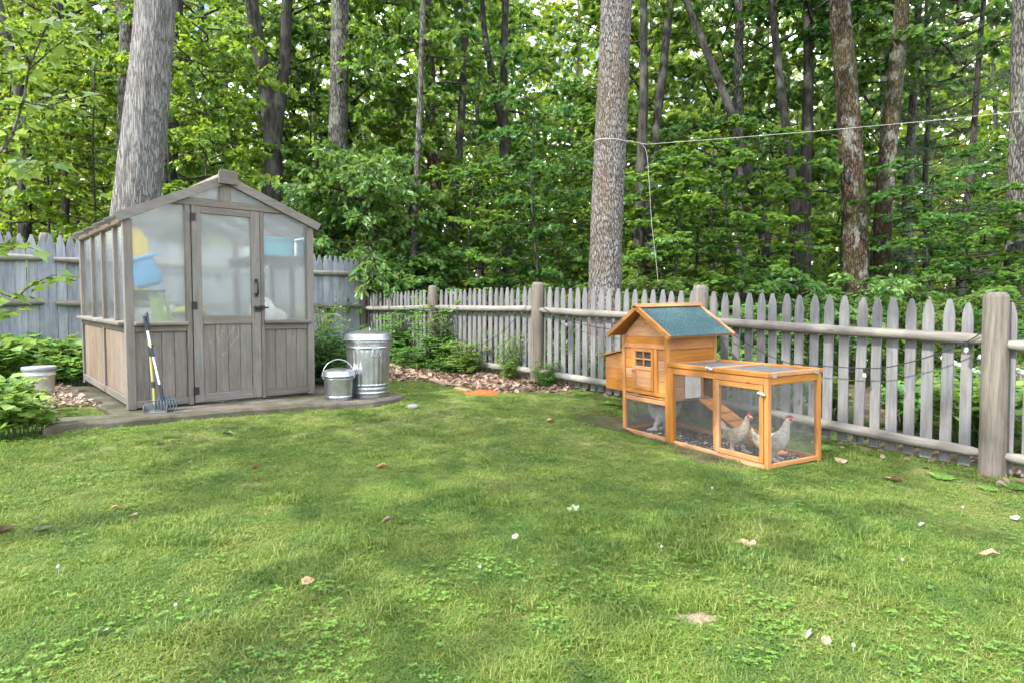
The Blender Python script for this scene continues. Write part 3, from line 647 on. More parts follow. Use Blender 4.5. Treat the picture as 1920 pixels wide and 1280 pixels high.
# a shade tree of the yard, left of the camera, whose leaves dapple the right of the lawn
for lab, x, y, k, s, zo in ( ('tall shade tree in the yard left of the lawn', -6.8, -.8, 2, 1.1, 4.5),):
    root = thing('shade_tree', lab, 'tree', (x, y, G(x, y))); c, br = LOW[k][1]
    link('trunk', TRUNKV[k][1], root, (0,0,0), (0,0,1), (1.2,1.2,.62)); link('crown', c, root, (0,0,zo), (0,0,k), (s,s,.75)); link('branchwork', br, root, (0,0,zo), (0,0,k), (s,s,.75))

# the far wood that closes the view: one mass of leaves
def far_wood():
    r = np.random.RandomState(5); parts = []
    n = 150000; x = r.uniform(-62, 62, n); y = r.uniform(36, 60, n); z = .2 + 24*r.rand(n)**1.7
    keep = vnoise(x*.35+70, y*.35, z*.35+20) + .35*vnoise(x*1.1+70, y*1.1, z*1.1) > .24 + .020*z
    P = np.stack([x,y,z], -1)[keep]; m_ = len(P)
    V, F = leaves(P, r.normal(0,1,(m_,3)), np.array([0,-.3,1.])+r.normal(0,.5,(m_,3)), r.uniform(.35,.75,m_), 'broad')
    return np_mesh('far_wood', V, F, MAT['leaf_bright'])
tag(link('far_wood', far_wood()), 'distant mass of green leaves closing off the woods', 'woods', kind='stuff')
# low growth on the woodland floor
def floor_growth():
    r = np.random.RandomState(8); n = 30000; y = 5 + 22*r.rand(n)**1.3; x = r.uniform(-1,1,n)*(.86*y+1)
    n2 = 16000; s2 = r.uniform(-3, 9.7, n2); o2 = .16 + 2.6*r.rand(n2)**1.2; x = np.r_[x, FA.x+FD.x*s2+FN.x*o2]; y = np.r_[y, FA.y+FD.y*s2+FN.y*o2]
    k = (beyond(x, y) > .16) & (vnoise(x*.9+30, y*.9+30, 7.) > .34); x, y = x[k], y[k]; z = Gv(x, y) + r.rand(len(x))**1.3*.52*(vnoise(x*.7+11, y*.7+11, 2.)+.35)
    m_ = len(x); d = np.stack([r.normal(0,1,m_), r.normal(0,1,m_), r.normal(.1,.35,m_)], -1)
    V, F = leaves(np.stack([x,y,z],-1), d, np.array([0,0,1.])+r.normal(0,.4,(m_,3)), r.uniform(.05,.12,m_), 'ovate')
    return np_mesh('floor_growth', V, F, MAT['leaf_bush'])
tag(link('ground_cover', floor_growth()), 'low leafy growth covering the woodland floor behind the picket fence', 'ground cover', kind='stuff')
# ------------------------------------------------------------------ greenhouse
gh = thing('greenhouse', 'grey wooden greenhouse with cloudy panes and a gabled roof on a concrete pad', 'greenhouse', GH_O, GH_R)
W_, D_ = GH_W, GH_D; SL, SR, AX, AZ = (-.063,1.682), (1.768,1.743), .845, 2.118
def ztop(x): return SL[1] + (AZ-SL[1])*(x-SL[0])/(AX-SL[0]) if x < AX else SR[1] + (AZ-SR[1])*(SR[0]-x)/(SR[0]-AX)
def P_(name, a, b, mat, parent=None, c=.004): return MB().bbox(a, b, c).build(name, MAT[mat], parent or gh)
for y0, y1, bx in ((0,.07,0), (D_-.07,D_,0)):
    for x0, x1 in ((0,.07), (1.625,1.695)):
        P_('post', (x0,y0,0), (x1,y1,ztop((x0+x1)/2)-.085), 'gh_z')
def pane(poly): return MB().add(poly, [tuple(range(len(poly)))]).build('window_pane', MAT['poly'], gh)
for yy in (.045, D_-.045):
    front = yy < 1
    pane([(.065,yy,.75),(.49,yy,.75),(.49,yy,1.83),(.31,yy,1.83),(.065,yy,1.70)])
    pane([(1.185,yy,.75),(1.63,yy,.75),(1.63,yy,1.735),(1.40,yy,1.84),(1.185,yy,1.84)])
    pane([(.46,yy,1.86),(.80,yy,1.86),(.80,yy,2.055)]); pane([(.87,yy,1.86),(1.30,yy,1.86),(.87,yy,2.055)])
    y0, y1 = (-.004,.066) if front else (D_-.066, D_+.004)
    MB().prism([(.29,y0,1.81),(1.43,y0,1.815),(1.29,y0,1.88),(.44,y0,1.878)], (0,y1-y0,0)).build('beam', MAT['gh_x'], gh)
    P_('king_post', (.787,y0+.004,1.877), (.889,y1-.004,2.05), 'gh_z')
    for x0, x1 in ((.487,.532), (1.15,1.19)): P_('jamb', (x0,y0+.004,0), (x1,y1-.004,1.811), 'gh_z')
    for x0, x1 in ((.07,.487), (1.19,1.625)):
        ys = (-.035,.06) if front else (D_-.06, D_+.035)
        P_('sill', (x0-.008,ys[0],.727), (x1+.008 if x1 < 1 else x1+.03,ys[1],.762), 'gh_x', c=.008)
        P_('rail', (x0,.006 if front else D_-.056,.672), (x1,.056 if front else D_-.006,.727), 'gh_x')
        P_('rail', (x0,.006 if front else D_-.056,.012), (x1,.056 if front else D_-.006,.075), 'gh_x')
        nb_ = 4; wd = (x1-x0)/nb_
        for k in range(nb_): P_('plank', (x0+k*wd+.0015,.026 if front else D_-.044,.075), (x0+(k+1)*wd-.0015,.044 if front else D_-.026,.672), 'gh_z', c=.003)
# door in the gable
door = link('door', None, gh, (0,0,0))
for x0, x1 in ((.538,.617), (1.062,1.145)): P_('stile', (x0,-.012,.015), (x1,.03,1.806), 'gh_z', door)
for z0, z1 in ((.015,.095), (.73,.81), (1.745,1.8055)): P_('door_rail', (.6175,-.0105,z0), (1.0615,.0285,z1), 'gh_x', door)
wd = (1.0615-.6175)/4
for k in range(4): P_('plank', (.6175+k*wd+.0015,.002,.095), (.6175+(k+1)*wd-.0015,.02,.73), 'gh_z', door, .003)
MB().add([(.6,.012,.80),(1.08,.012,.80),(1.08,.012,1.76),(.6,.012,1.76)], [(0,1,2,3)]).build('door_pane', MAT['poly'], door)
for z in (1.705, .905, .126):
    m = MB(); m.box((.527,-.0185,z-.035), (.572,-.0125,z+.035)); m.tube([(.535,-.018,z-.036),(.535,-.018,z+.036)], .006, 8); m.build('hinge', MAT['black_metal'], door)
m = MB(); m.tube([(1.105,-.013,1.145),(1.105,-.055,1.13),(1.105,-.058,1.076),(1.105,-.055,1.02),(1.105,-.013,1.005)], .008, 8)
for z in (1.145,1.005): m.box((1.09,-.017,z-.018), (1.12,-.0125,z+.018))
m.build('handle', MAT['black_metal'], door)
m = MB(); m.box((1.085,-.02,.845), (1.14,-.0125,.90)); m.tube([(1.08,-.026,.885),(1.215,-.026,.885)], .008, 8); m.box((1.15,-.034,.865), (1.178,-.0045,.905)); m.tube([(1.11,-.024,.885),(1.11,-.045,.87)], .006, 6); m.build('latch', MAT['black_metal'], door)
# chalk scribbles on the door planks (flat marks)
m = MB()
def chalk(pts, w=.0018):
    for (a, b), (c, d) in zip(pts[:-1], pts[1:]): m.beam((a,.0012,b), (c,.0012,d), .0012, w, (0,1,0) if False else (0,0,1) if abs(c-a) > abs(d-b) else (1,0,0))
for pts in ([(.735,.665),(.75,.60),(.762,.57)],[(.80,.70),(.775,.62)],[(.745,.58),(.755,.545)],[(.67,.585),(.685,.56)],[(.885,.70),(.85,.63),(.825,.57)],[(.905,.70),(.87,.64)],[(.93,.705),(.935,.61),(.90,.575),(.835,.50)],[(.82,.47),(.78,.44)],[(.77,.68),(.80,.655)]): chalk(pts)
m.build('chalk_mark', plain('chalk', (.36,.37,.36), .9), door)
# long sides
for sgn, xo in ((-1, 0.0), (1, 1.695)):
    def X(a, b): return (xo+a, xo+b) if sgn < 0 else (xo-b, xo-a)
    for y in (.50, 1.10, 1.70):
        x0, x1 = X(.006,.06); P_('stud', (x0,y-.02,.762), (x1,y+.02,1.62), 'gh_z')
    x0, x1 = X(.004,.058); P_('stud', (x0,1.08,.07), (x1,1.125,.727), 'gh_z')
    x0, x1 = X(-.012,.05)
    P_('fascia', (x0,.072,1.61), (x1,D_-.072,ztop(.0)-.06 if sgn < 0 else ztop(1.69)-.055), 'gh_fascia' if sgn < 0 else 'gh_y')
    for a, b in ((.07,1.10), (1.102,D_-.02)):
        x0, x1 = X(-.05,.055); P_('sill', (x0,a,.727), (x1,b,.762), 'gh_y', c=.008)
        x0, x1 = X(.008,.056); a2, b2 = (.07,1.08) if a < 1 else (1.125,D_-.07)
        P_('rail', (x0,a2,.672), (x1,b2,.727), 'gh_y'); P_('rail', (x0-.004 if sgn<0 else x0, a2-.0, .035), (x1,b2,.105), 'gh_y')
        for k in range(5):
            wd = (b2-a2)/5; x0_, x1_ = X(.024,.042); P_('plank', (x0_,a2+k*wd+.0015,.105), (x1_,a2+(k+1)*wd-.0015,.672), 'gh_warm' if sgn < 0 else 'gh_z', c=.003)
    xx = xo+.035*(-sgn)
    for a, b in ((.07,.5),(.5,1.1),(1.1,1.7),(1.7,D_-.07)): pane([(xx,a,.755),(xx,b,.755),(xx,b,1.62),(xx,a,1.62)])
# roof: rafters, glazing, ridge
def rafter(y, w, dz=0, h=.075, name='rafter'):
    for S0, s in ((SL,1), (SR,-1)):
        m = MB(); a = (S0[0], y, S0[1]+dz); b = (AX - .0015*s, y, AZ+dz)
        nrm = Vector((-(b[2]-a[2]), 0, b[0]-a[0])).normalized()*s
        q = [Vector(a), Vector(b), Vector((b[0], y, b[2]-h*1.1)), Vector(a)-nrm*h*.95+Vector((.012*s,0,0))]
        m.prism(q, (0,w,0)); m.build(name, MAT['gh_x'], gh)
rafter(-.032, .062); rafter(D_-.03, .062)
for y in (.50, 1.10, 1.70): rafter(y-.02, .04, -.004, .055)
for S0 in (SL, SR):
    for a, b in ((.03,.48),(.52,1.08),(1.12,1.68),(1.72,D_-.03)):
        MB().add([(S0[0],a,S0[1]-.018),(S0[0],b,S0[1]-.018),(AX,b,AZ-.018),(AX,a,AZ-.018)], [(0,1,2,3)]).build('roof_pane', MAT['poly'], gh)
P_('ridge', (.80,.032,2.04), (.89,D_-.032,2.135), 'gh_y')
MB().prism([(.768,-.062,2.03),(.935,-.062,2.03),(.935,-.062,2.135),(.918,-.062,2.158),(.785,-.062,2.158),(.768,-.062,2.135)], (0,.028,0)).build('ridge_block', MAT['gh_x'], gh)

# things kept inside, seen through the cloudy panes
def gw(x, y, z): return GHM @ Vector((x, y, z))
GZ = GH_R[2]
def inside(name, label, cat, mb, mat, loc, rot=(0,0,0)):
    o = mb.build(name, mat, None, loc=gw(*loc)); o.rotation_euler = (Euler(GH_R).to_matrix() @ Euler(rot).to_matrix()).to_euler(); return tag(o, label, cat)
def bench(label, x0, x1, y0, y1, z):
    b = thing('potting_bench', label, 'bench', gw(x0, y0, 0), GH_R)
    n = 4; wd = (y1-y0)/n
    for k in range(n): MB().box((0,k*wd+.004,z-.025), (x1-x0,(k+1)*wd-.004,z)).build('slat', MAT['gh_x'], b)
    for a in (.0, x1-x0-.05):
        for c in (.0, y1-y0-.05): MB().box((a,c,.0), (a+.05,c+.05,z-.025)).build('leg', MAT['gh_z'], b)
    return b
bench('slatted wooden bench inside the greenhouse behind its left front pane', .12, .50, .25, 2.3, .70)
bench('slatted wooden bench inside the greenhouse behind its right front pane', 1.22, 1.58, .25, 2.3, .70)
bench('slatted wooden bench across the back of the greenhouse behind the door', .54, 1.18, 1.75, 2.3, .78)
def shelf(label, x0, x1, y0, y1, z, mat='gh_x'):
    b = thing('wall_shelf', label, 'shelf', gw(x0, y0, z), GH_R)
    MB().box((0,0,-.02), (x1-x0,y1-y0,0)).build('board', MAT[mat], b)
    for k in (.15,.85):
        a = (y1-y0)*k if (y1-y0) > (x1-x0) else .02; MB().box(((x1-x0)*k-.01 if (x1-x0) > (y1-y0) else .0, a, -.10), ((x1-x0)*k+.01 if (x1-x0) > (y1-y0) else (x1-x0)*.9, a+.02, -.0205)).build('bracket', MAT['gh_z'], b)
shelf('long thin shelf across the back wall inside the greenhouse', .08, 1.62, 2.2, 2.37, 1.27)
shelf('dark shelf inside the greenhouse under the blue tub', .07, .36, .2, 1.6, 1.04, 'black_metal')
shelf('pale shelf holding a blue bin inside the greenhouse at upper right', 1.25, 1.62, .25, 1.5, 1.42)
def sheet(outline, th, bend=0.0):
    m = MB(); m.prism([(x, bend*(z*z), z) for x, z in outline], (0, th, 0)); return m
m = MB(); ol = [(-.13,0),(.13,0),(.15,.1),(.15,.46),(.12,.55),(.05,.59),(-.05,.59),(-.12,.55),(-.15,.46),(-.15,.1)]
m.prism([(x*.8,0,z) for x,z in ol], (0,.012,0))
for x in (-.115,.115): m.tube([(x,-.01,.06),(x,-.01,.5)], .018, 6)
inside('sled', 'yellow plastic sled standing upright inside the greenhouse at left', 'sled', m, plain('yellow_plastic', (.74,.52,.02), .4), (.19,.62,1.042), (-.08,0,.1))
m = MB(); m.bbox((-.11,-.07,0), (.11,.07,.27), .035); m.bbox((-.125,-.085,.255), (.125,.085,.285), .012)
inside('tub', 'bright blue plastic tub tipped on its side inside the greenhouse at left', 'tub', m, plain('blue_plastic', (.02,.30,.62), .35), (.27,.36,1.075), (0,-.32,.1))
m = MB(); m.box((-.16,-.12,0), (.16,.12,.16)); m.box((-.175,-.135,.161), (.175,.135,.185))
inside('storage_bin', 'turquoise storage bin on the upper right greenhouse shelf', 'bin', m, plain('teal_plastic', (.05,.38,.52), .4), (1.43,.42,1.422))
m = MB(); m.prism([(-.05,0,0),(.07,0,0),(.0,0,.30),(-.09,0,.32)], (0,.05,0)); m.prism([(.09,.02,0),(.12,.02,0),(.05,.02,.33),(.03,.02,.33)], (0,.03,0))
inside('garden_tool', 'lime green plastic tool leaning inside the greenhouse at lower left', 'tool', m, plain('lime_plastic', (.32,.48,.10), .45), (.34,.3,.703), (-.1,0,0))
def lump(rx, ry, rz, seed, n=20):
    m = MB(); prof = [(max(.001, math.sin(math.pi*i/10)), -math.cos(math.pi*i/10)) for i in range(11)]
    m.lathe(prof, n, fn=lambda r, z, t: r*(1+.35*(float(vnoise(math.cos(t)*2+9+seed, math.sin(t)*2+9, z*2+seed))-.5)))
    m.v = [(x*rx, y*ry, max(0, z*rz+rz*.8)) for x, y, z in m.v]; return m
inside('soil_bag', 'crumpled white bag standing inside the greenhouse behind the right pane', 'bag', lump(.13,.10,.16,1), plain('white_plastic', (.78,.78,.77), .45), (1.30,.36,.702))
inside('grass_seed_bag', 'yellow-green bag lying on the bench behind the greenhouse door', 'bag', lump(.15,.10,.055,2), plain('chartreuse_plastic', (.55,.58,.06), .5), (.98,1.85,.782))
inside('hose_coil', 'pale coiled hose on the bench behind the greenhouse door', 'hose', (lambda m: [m.tube([(math.cos(a*.35)*(.16-.001*a), math.sin(a*.35)*(.16-.001*a), .012+.0011*a) for a in range(76)], .011, 6), m][1])(MB()), plain('pale_hose', (.62,.62,.58), .5), (.74,1.98,.782))
inside('seed_tray', 'white slatted tray stacked at the back left of the greenhouse', 'tray', (lambda m: [m.box((-.12,-.15,z), (.12,.15,z+.02)) for z in (0,.045,.09,.135)] and m)(MB().box((-.10,-.13,.0), (.10,.13,.15))), plain('white_tray', (.74,.75,.76), .4), (.37,1.5,.702))
inside('watering_can', 'striped pale jug lying on the right greenhouse bench', 'jug', lump(.10,.09,.09,5), plain('cream_plastic', (.68,.62,.55), .4), (1.47,.42,.702), (0,0,.4))
# ------------------------------------------------------------------ things standing on the pad
PADZ = .3955
def can_thing(name, label, cat, loc, R, H, flutes, lid_h, rings, handle, rz=0.0, taper=.9):
    c = thing(name, label, cat, loc, (0,0,rz)); n = 120
    z0, z1 = (.17*H, .80*H) if flutes else (2, 3)
    def fn(r, z, t):
        if flutes and z0 < z < z1:
            e = min(1, (z-z0)/(.03*H), (z1-z)/(.03*H)); return r + .008*e*(abs(math.sin(t*flutes/2))**.6-.6)
        return r
    Rb = R*taper; rad = lambda z: Rb + (R-Rb)*z/H
    zs = sorted(set([0,.012] + [H*k/40 for k in range(1,41)] + [q+d for q in rings for d in (-.012,-.005,0,.005,.012)]))
    prof = [(rad(z) + (.007 if any(abs(z-q) < .006 for q in rings) else 0) + (.003 if any(abs(abs(z-q)-.005) < .001 for q in rings) else 0), z) for z in zs]
    MB().lathe(prof, n, fn=fn, cap1=False).build('body', MAT['galv'], c)
    l = MB(); Rl = R*1.065
    l.lathe([(Rl+.012,H-.028),(Rl+.014,H-.022),(Rl,H-.018),(Rl-.004,H+lid_h*.42),(Rl-.014,H+lid_h*.47),(Rl*.80,H+lid_h*.60),(Rl*.45,H+lid_h*.86),(Rl*.12,H+lid_h),(.001,H+lid_h)], 64, cap0=False)
    lid = l.build('lid', MAT['galv'], c)
    handle(c, lid, R, H, lid_h, rad); return c
def can_handles(c, lid, R, H, lh, rad):
    for a in (math.pi, 0):
        m = MB(); r = rad(H*.84)+.006; z = H*.83
        m.tube([(r+.004,-.03,z),(r+.02,-.045,z-.07),(r+.022,0,z-.085),(r+.02,.045,z-.07),(r+.004,.03,z),(r+.004,-.03,z)], .005, 6); m.box((r-.004,-.035,z-.008), (r+.012,.035,z+.014))
        m.build('handle', MAT['galv'], c, rot=(0,0,a))
    m = MB(); m.tube([(-.06,0,H+lh*.97),(-.045,0,H+lh+.022),(.045,0,H+lh+.022),(.06,0,H+lh*.97)], .006, 6); m.build('lid_handle', MAT['galv'], lid)
def pail_bail(c, lid, R, H, lh, rad):
    m = MB(); r = R*1.08; m.tube([(-r*math.cos(math.pi*k/24), .02*math.sin(math.pi*k/24), H*.86+(H*.62)*math.sin(math.pi*k/24)) for k in range(25)], .0045, 6); m.build('bail_handle', MAT['galv'], c)
    for s in (-1,1):
        m = MB(); m.box((s*(rad(H*.84))-.012,-.02,H*.80), (s*(rad(H*.84))+.016,.02,H*.89)); m.build('ear', MAT['galv'], c)
p = on_level(694,744,PADZ)
can_thing('trash_can', 'large galvanised trash can with fluted sides beside the greenhouse', 'trash can', (p.x-.04, p.y+.12, PADZ), .222, .60, 26, .075, (.045,.085,.125,.50,.56), can_handles, 2.1+math.pi, .885)
p = on_level(630,751,PADZ)
can_thing('lidded_pail', 'small galvanised pail with lid and wire handle by the trash can', 'pail', (p.x, p.y+.10, PADZ), .142, .265, 0, .05, (.035,.215,.232), pail_bail, .35, .86)
# white bucket among the plants
p = on_ground(75,742); bk = thing('bucket', 'white plastic bucket with a grey lid among the leafy plants at left', 'bucket', p); bk.scale = (.9,.9,.86)
MB().lathe([(.135,0),(.155,.26),(.163,.262),(.163,.28),(.156,.282),(.157,.33)], 40).build('body', plain('white_bucket', (.48,.475,.455), .45), bk)
MB().lathe([(.160,.315),(.172,.318),(.172,.36),(.166,.368),(.150,.369),(.146,.362),(.001,.362)], 40, cap0=False).build('lid', plain('grey_lid', (.24,.26,.29), .4), bk)
m = MB(); m.tube([(.165*math.cos(a),.165*math.sin(a)-.0,.27-.08*math.sin(a/1.0)**2) for a in [k*math.pi/14-math.pi for k in range(15)]], .004, 6); m.build('handle', MAT['zinc'], bk)
# rake and dustpan set leaning on the greenhouse
olive = plain('olive_pole', (.36,.33,.10), .4, .3); black = plain('black_plastic', (.02,.025,.03), .45); alu = plain('aluminium_pole', (.66,.70,.76), .35, .5)
b = gw(.175,-.16,-.002); top = gw(.15,-.055,.845)
pan = thing('dustpan', 'long-handled dustpan with an olive pole leaning against the greenhouse', 'dustpan', b); tv = top-b; u = tv.normalized()
MB().tube([u*.06, u*(tv.length-.16)], .011, 10).build('pole', olive, pan)
m = MB(); m.tube([u*(tv.length-.16), u*(tv.length-.01), u*tv.length], [.0145,.0145,.009], 10); m.build('grip', black, pan)
m = MB(); m.tube([u*(tv.length*.56), u*(tv.length*.66)], .017, 10); m.tube([u*(tv.length*.655), u*(tv.length*.655)+Vector((.04,-.02,.01))], .011, 8); m.tube([u*(tv.length*.24), u*(tv.length*.30)], .0155, 10); m.build('clamp', black, pan)
m = MB(); m.box((-.09,-.13,.0), (.09,.06,.006)); m.box((-.09,-.13,.0061), (-.083,.06,.05)); m.box((.083,-.13,.0061), (.09,.06,.05)); m.box((-.083,.053,.0061), (.083,.06,.07)); m.tube([(0,.056,.03), tuple(u*.1)], .014, 8); m.build('pan', plain('grey_pan', (.16,.17,.17), .6, .4), pan, rot=(0,0,.5))
b2 = gw(.245,-.20,-.002); top2 = gw(.125,-.075,.815); rk = thing('scoop_rake', 'small black rake with a silver pole crossing the dustpan handle', 'rake', b2); tv = top2-b2; u = tv.normalized()
MB().tube([u*.22, u*(tv.length-.13)], .0095, 10).build('pole', alu, rk)
MB().tube([u*(tv.length-.13), u*tv.length], [.0125,.011], 10).build('grip', black, rk)
m = MB(); m.tube([u*.10, u*.235], [.016,.012], 10); m.tube([u*.48, u*.56], .013, 10); m.build('collar', black, rk)
m = MB(); sx = Vector((.80,.60,0)); fwd = Vector((.45,-.6,0)).normalized()
q = lambda a, f, z: sx*a + fwd*f + Vector((0,0,z))
m.prism([q(-.055,-.02,.115), q(.055,-.02,.115), q(.085,.0,.085), q(-.085,.0,.085)], Vector((0,0,.008)))
for k in range(8):
    a = -.078+.0223*k; m.tube([q(a,.0,.09), q(a*1.05,.03,.045), q(a*1.08,.045,.003)], [.0065,.006,.004], 6)
m.prism([q(-.083,.014,.056), q(.083,.014,.056), q(.083,.021,.050), q(-.083,.021,.050)], Vector((0,0,.008)))
m.build('rake_head', plain('dark_blue_plastic', (.03,.045,.06), .45), rk)

# ------------------------------------------------------------------ chicken coop
COM = Matrix.Translation(CO) @ Euler(CR).to_matrix().to_4x4()
coop = thing('chicken_coop', 'orange cedar chicken coop with a green felt roof and wire run by the fence', 'chicken coop', CO, CR)
def C_(name, a, b, ax='x', parent=None, c=.004, mat=None): return MB().bbox(a, b, c).build(name, mat or MAT['cedar_'+ax], parent or coop)
HX0, HX1, HC = -1.70, -1.055, -1.3775
FL_ = .335; EZ = .905
# house posts
for x0, x1 in ((HX0,HX0+.04), (HX1-.04,HX1)):
    for y0, y1 in ((0,.036), (CW-.036,CW)): C_('post', (x0,y0,0), (x1,y1,EZ), 'z')
# run posts
for x0, x1 in ((HX1+.001,HX1+.06), (-.036,0)):
    for y0, y1 in ((0,.04), (CW-.04,CW)): C_('post', (x0,y0,-.01), (x1,y1,.655), 'z')
for y0, y1 in ((.001,.036), (CW-.036,CW-.001)): C_('post', (-.53,y0,.04), (-.505,y1,.60), 'z')
# base rails and top rails
for y0, y1 in ((.003,.033), (CW-.033,CW-.003)):
    C_('base_rail', (HX0+.04,y0,.0), (HX1-.04,y1,.035)); C_('base_rail', (HX1+.06,y0,-.012), (-.036,y1,.03)); C_('top_rail', (HX1+.06,y0,.60), (-.036,y1,.655))
for x0, x1 in ((-.033,-.003), (HX0+.003,HX0+.033)): C_('base_rail', (x0,.036,0), (x1,CW-.036,.035), 'y')
C_('top_rail', (-.033,.04,.60), (-.003,CW-.04,.655), 'y')
# run roof frame with wire
rf = link('run_roof', None, coop)
for y0, y1 in ((-.008,.034), (CW-.034,CW+.008)): C_('roof_rail', (HX1+.002,y0,.6565), (.008,y1,.69), 'x', rf)
for x0, x1 in ((HX1+.003,HX1+.036), (-.545,-.512), (-.027,.0075)): C_('roof_rail', (x0,.0345,.6572), (x1,CW-.0345,.6893), 'y', rf)
wire = plain('hardware_cloth', (.20,.205,.21), .4, .7)
def mesh_panel(o, u, v, nu, nv, r=.0008, parent=None):
    "welded wire, 12 mm squares: every wire is real"
    o, u, v = Vector(o), Vector(u), Vector(v); m = MB(); nrm = u.cross(v).normalized()
    def w(a, b):
        d = (b-a).normalized(); s = d.cross(nrm)*r; t = nrm*r
        m.add([a+s, a+t, a-s, a-t, b+s, b+t, b-s, b-t], [(0,1,5,4),(1,2,6,5),(2,3,7,6),(3,0,4,7)])
    for i in range(nu+1): w(o+u*(i/nu), o+u*(i/nu)+v)
    for j in range(nv+1): w(o+v*(j/nv), o+v*(j/nv)+u)
    q = m.build('wire_mesh', wire, parent or coop); q['kind'] = 'stuff'; return q
def panel(o, u, v, **k): return mesh_panel(o, u, v, max(2, round(Vector(u).length/.0127)), max(2, round(Vector(v).length/.0127)), **k)
panel((HX1+.035,.03,.672), (1.0,0,0), (0,CW-.06,0), parent=rf)
panel((HX0+.03,.02,.03), (HX1-HX0-.06,0,0), (0,0,.285))
panel((HX1+.05,.02,.025), (.50,0,0), (0,0,.58))
panel((-1.0,CW-.02,.025), (.97,0,0), (0,0,.59)); panel((HX0+.03,CW-.02,.03), (HX1-HX0-.06,0,0), (0,0,.30))
panel((-.018,.03,.025), (0,CW-.06,0), (0,0,.59)); panel((HX0+.018,.03,.03), (0,CW-.06,0), (0,0,.30))
# run door
rd = link('run_door', None, coop)
for x0, x1 in ((-.500,-.464), (-.076,-.040)): C_('door_stile', (x0,-.004,.034), (x1,.026,.597), 'z', rd)
for z0, z1 in ((.034,.072), (.559,.597)): C_('door_rail', (-.464,-.0025,z0), (-.076,.0245,z1), 'x', rd)
panel((-.47,.012,.06), (.40,0,0), (0,0,.51), parent=rd)
def latch(loc, parent, sc_=1.0):
    m = MB(); m.box((-.016,-.004,-.012), (.016,0,.012)); m.tube([(-.03,-.009,.004),(.026,-.009,-.002)], .005, 6); m.tube([(.012,-.006,0),(.012,-.024,.0)], .006, 6); m.tube([(-.014,-.006,.002),(-.014,-.02,.012)], .005, 6)
    m.v = [tuple(q*sc_ for q in v) for v in m.v]; return m.build('latch', MAT['zinc'], parent, loc=loc)
latch((-.040,-.005,.535), rd, 1.25); latch((-.54,-.009,.678), rf, 1.3)
for y in (.06, CW-.06): MB().box((.0005,y-.022,.652), (.009,y+.022,.675)).build('bracket', MAT['zinc'], coop)
# house front
C_('beam', (HX0+.04,.0015,.797), (HX1-.04,.034,.832)); C_('beam', (HX0+.04,.0015,.383), (HX1-.04,.034,.418)); C_('beam', (HX0+.04,.0015,.312), (HX1-.04,.034,.352))
for x0, x1 in ((-1.535,-1.5245), (-1.2415,-1.195)): C_('mullion', (x0 if x1 < -1.4 else x0,.002,.418), (x1,.033,.797), 'z')
C_('mullion', (-1.558,.002,.418), (-1.536,.033,.797), 'z')
for a, b in ((HX0+.04,-1.558), (-1.195,HX1-.04)):
    for k in range(4): C_('board', (a,.014,.418+k*.09475+.001), (b,.026,.418+(k+1)*.09475-.001), 'x', c=.003)
# gable boards follow the roof
def gz_(x): return EZ + (1.135-EZ)*(1-abs(x-HC)/(HX1-HC))
def gable(y0, y1):
    zs = [.832, .905, .985, 1.06, 1.14]
    for z0, z1 in zip(zs[:-1], zs[1:]):
        z1 -= .0015; hw0 = min(.2825, (1.135-z0)/(1.135-EZ)*.3225-.012); hw1 = max(.004, min(.2825, (1.135-z1)/(1.135-EZ)*.3225-.012))
        pts = [(HC-hw0,y0,z0),(HC+hw0,y0,z0)]
        if hw1 < .2824 and z0 < .9 and hw0 > .2824: zc = 1.135-(.2825+.012)/.3225*(1.135-EZ); pts += [(HC+.2825,y0,zc)]
        pts += [(HC+hw1,y0,z1),(HC-hw1,y0,z1)]
        if len(pts) == 5: pts.append((HC-.2825,y0,zc))
        MB().prism(pts, (0,y1-y0,0)).build('board', MAT['cedar_x'], coop)
gable(.014,.026); gable(CW-.026,CW-.014)
# house door with its little four-pane window
hd = link('house_door', None, coop); X0, X1 = -1.523, -1.243
for x0, x1 in ((X0,X0+.03), (X1-.03,X1)): C_('door_stile', (x0,-.006,.422), (x1,.02,.794), 'z', hd)
for z0, z1 in ((.422,.452), (.603,.636), (.766,.794)): C_('door_rail', (X0+.03,-.0045,z0), (X1-.03,.0185,z1), 'x', hd)
C_('glazing_bar', (HC-.006-.005,-.003,.636), (HC+.006-.005,.015,.766), 'z', hd); 
for a, b in ((X0+.03,HC-.011), (HC+.001,X1-.03)): C_('glazing_bar', (a,-.003,.694), (b,.015,.708), 'x', hd)
for k in range(2): C_('board', (X0+.03,.004,.452+k*.0755+.001), (X1-.03,.014,.452+(k+1)*.0755-.001), 'x', hd, .003)
panel((X0+.03,.012,.636), (X1-X0-.06,0,0), (0,0,.13), parent=hd)
MB().box((X0+.02,.0225,.62), (X1-.02,.0265,.78)).build('interior_shade_sheet', MAT['dark'], hd)  # added dark sheet: paints the shade seen through the door window
latch((X0+.004,-.007,.598), hd, .95)
# tray slats and straw poking out
C_('tray_slat', (HX0+.042,.006,.356), (HX1-.042,.022,.370)); C_('floor', (HX0+.04,.034,.338), (HX1-.0405,CW-.036,.352))
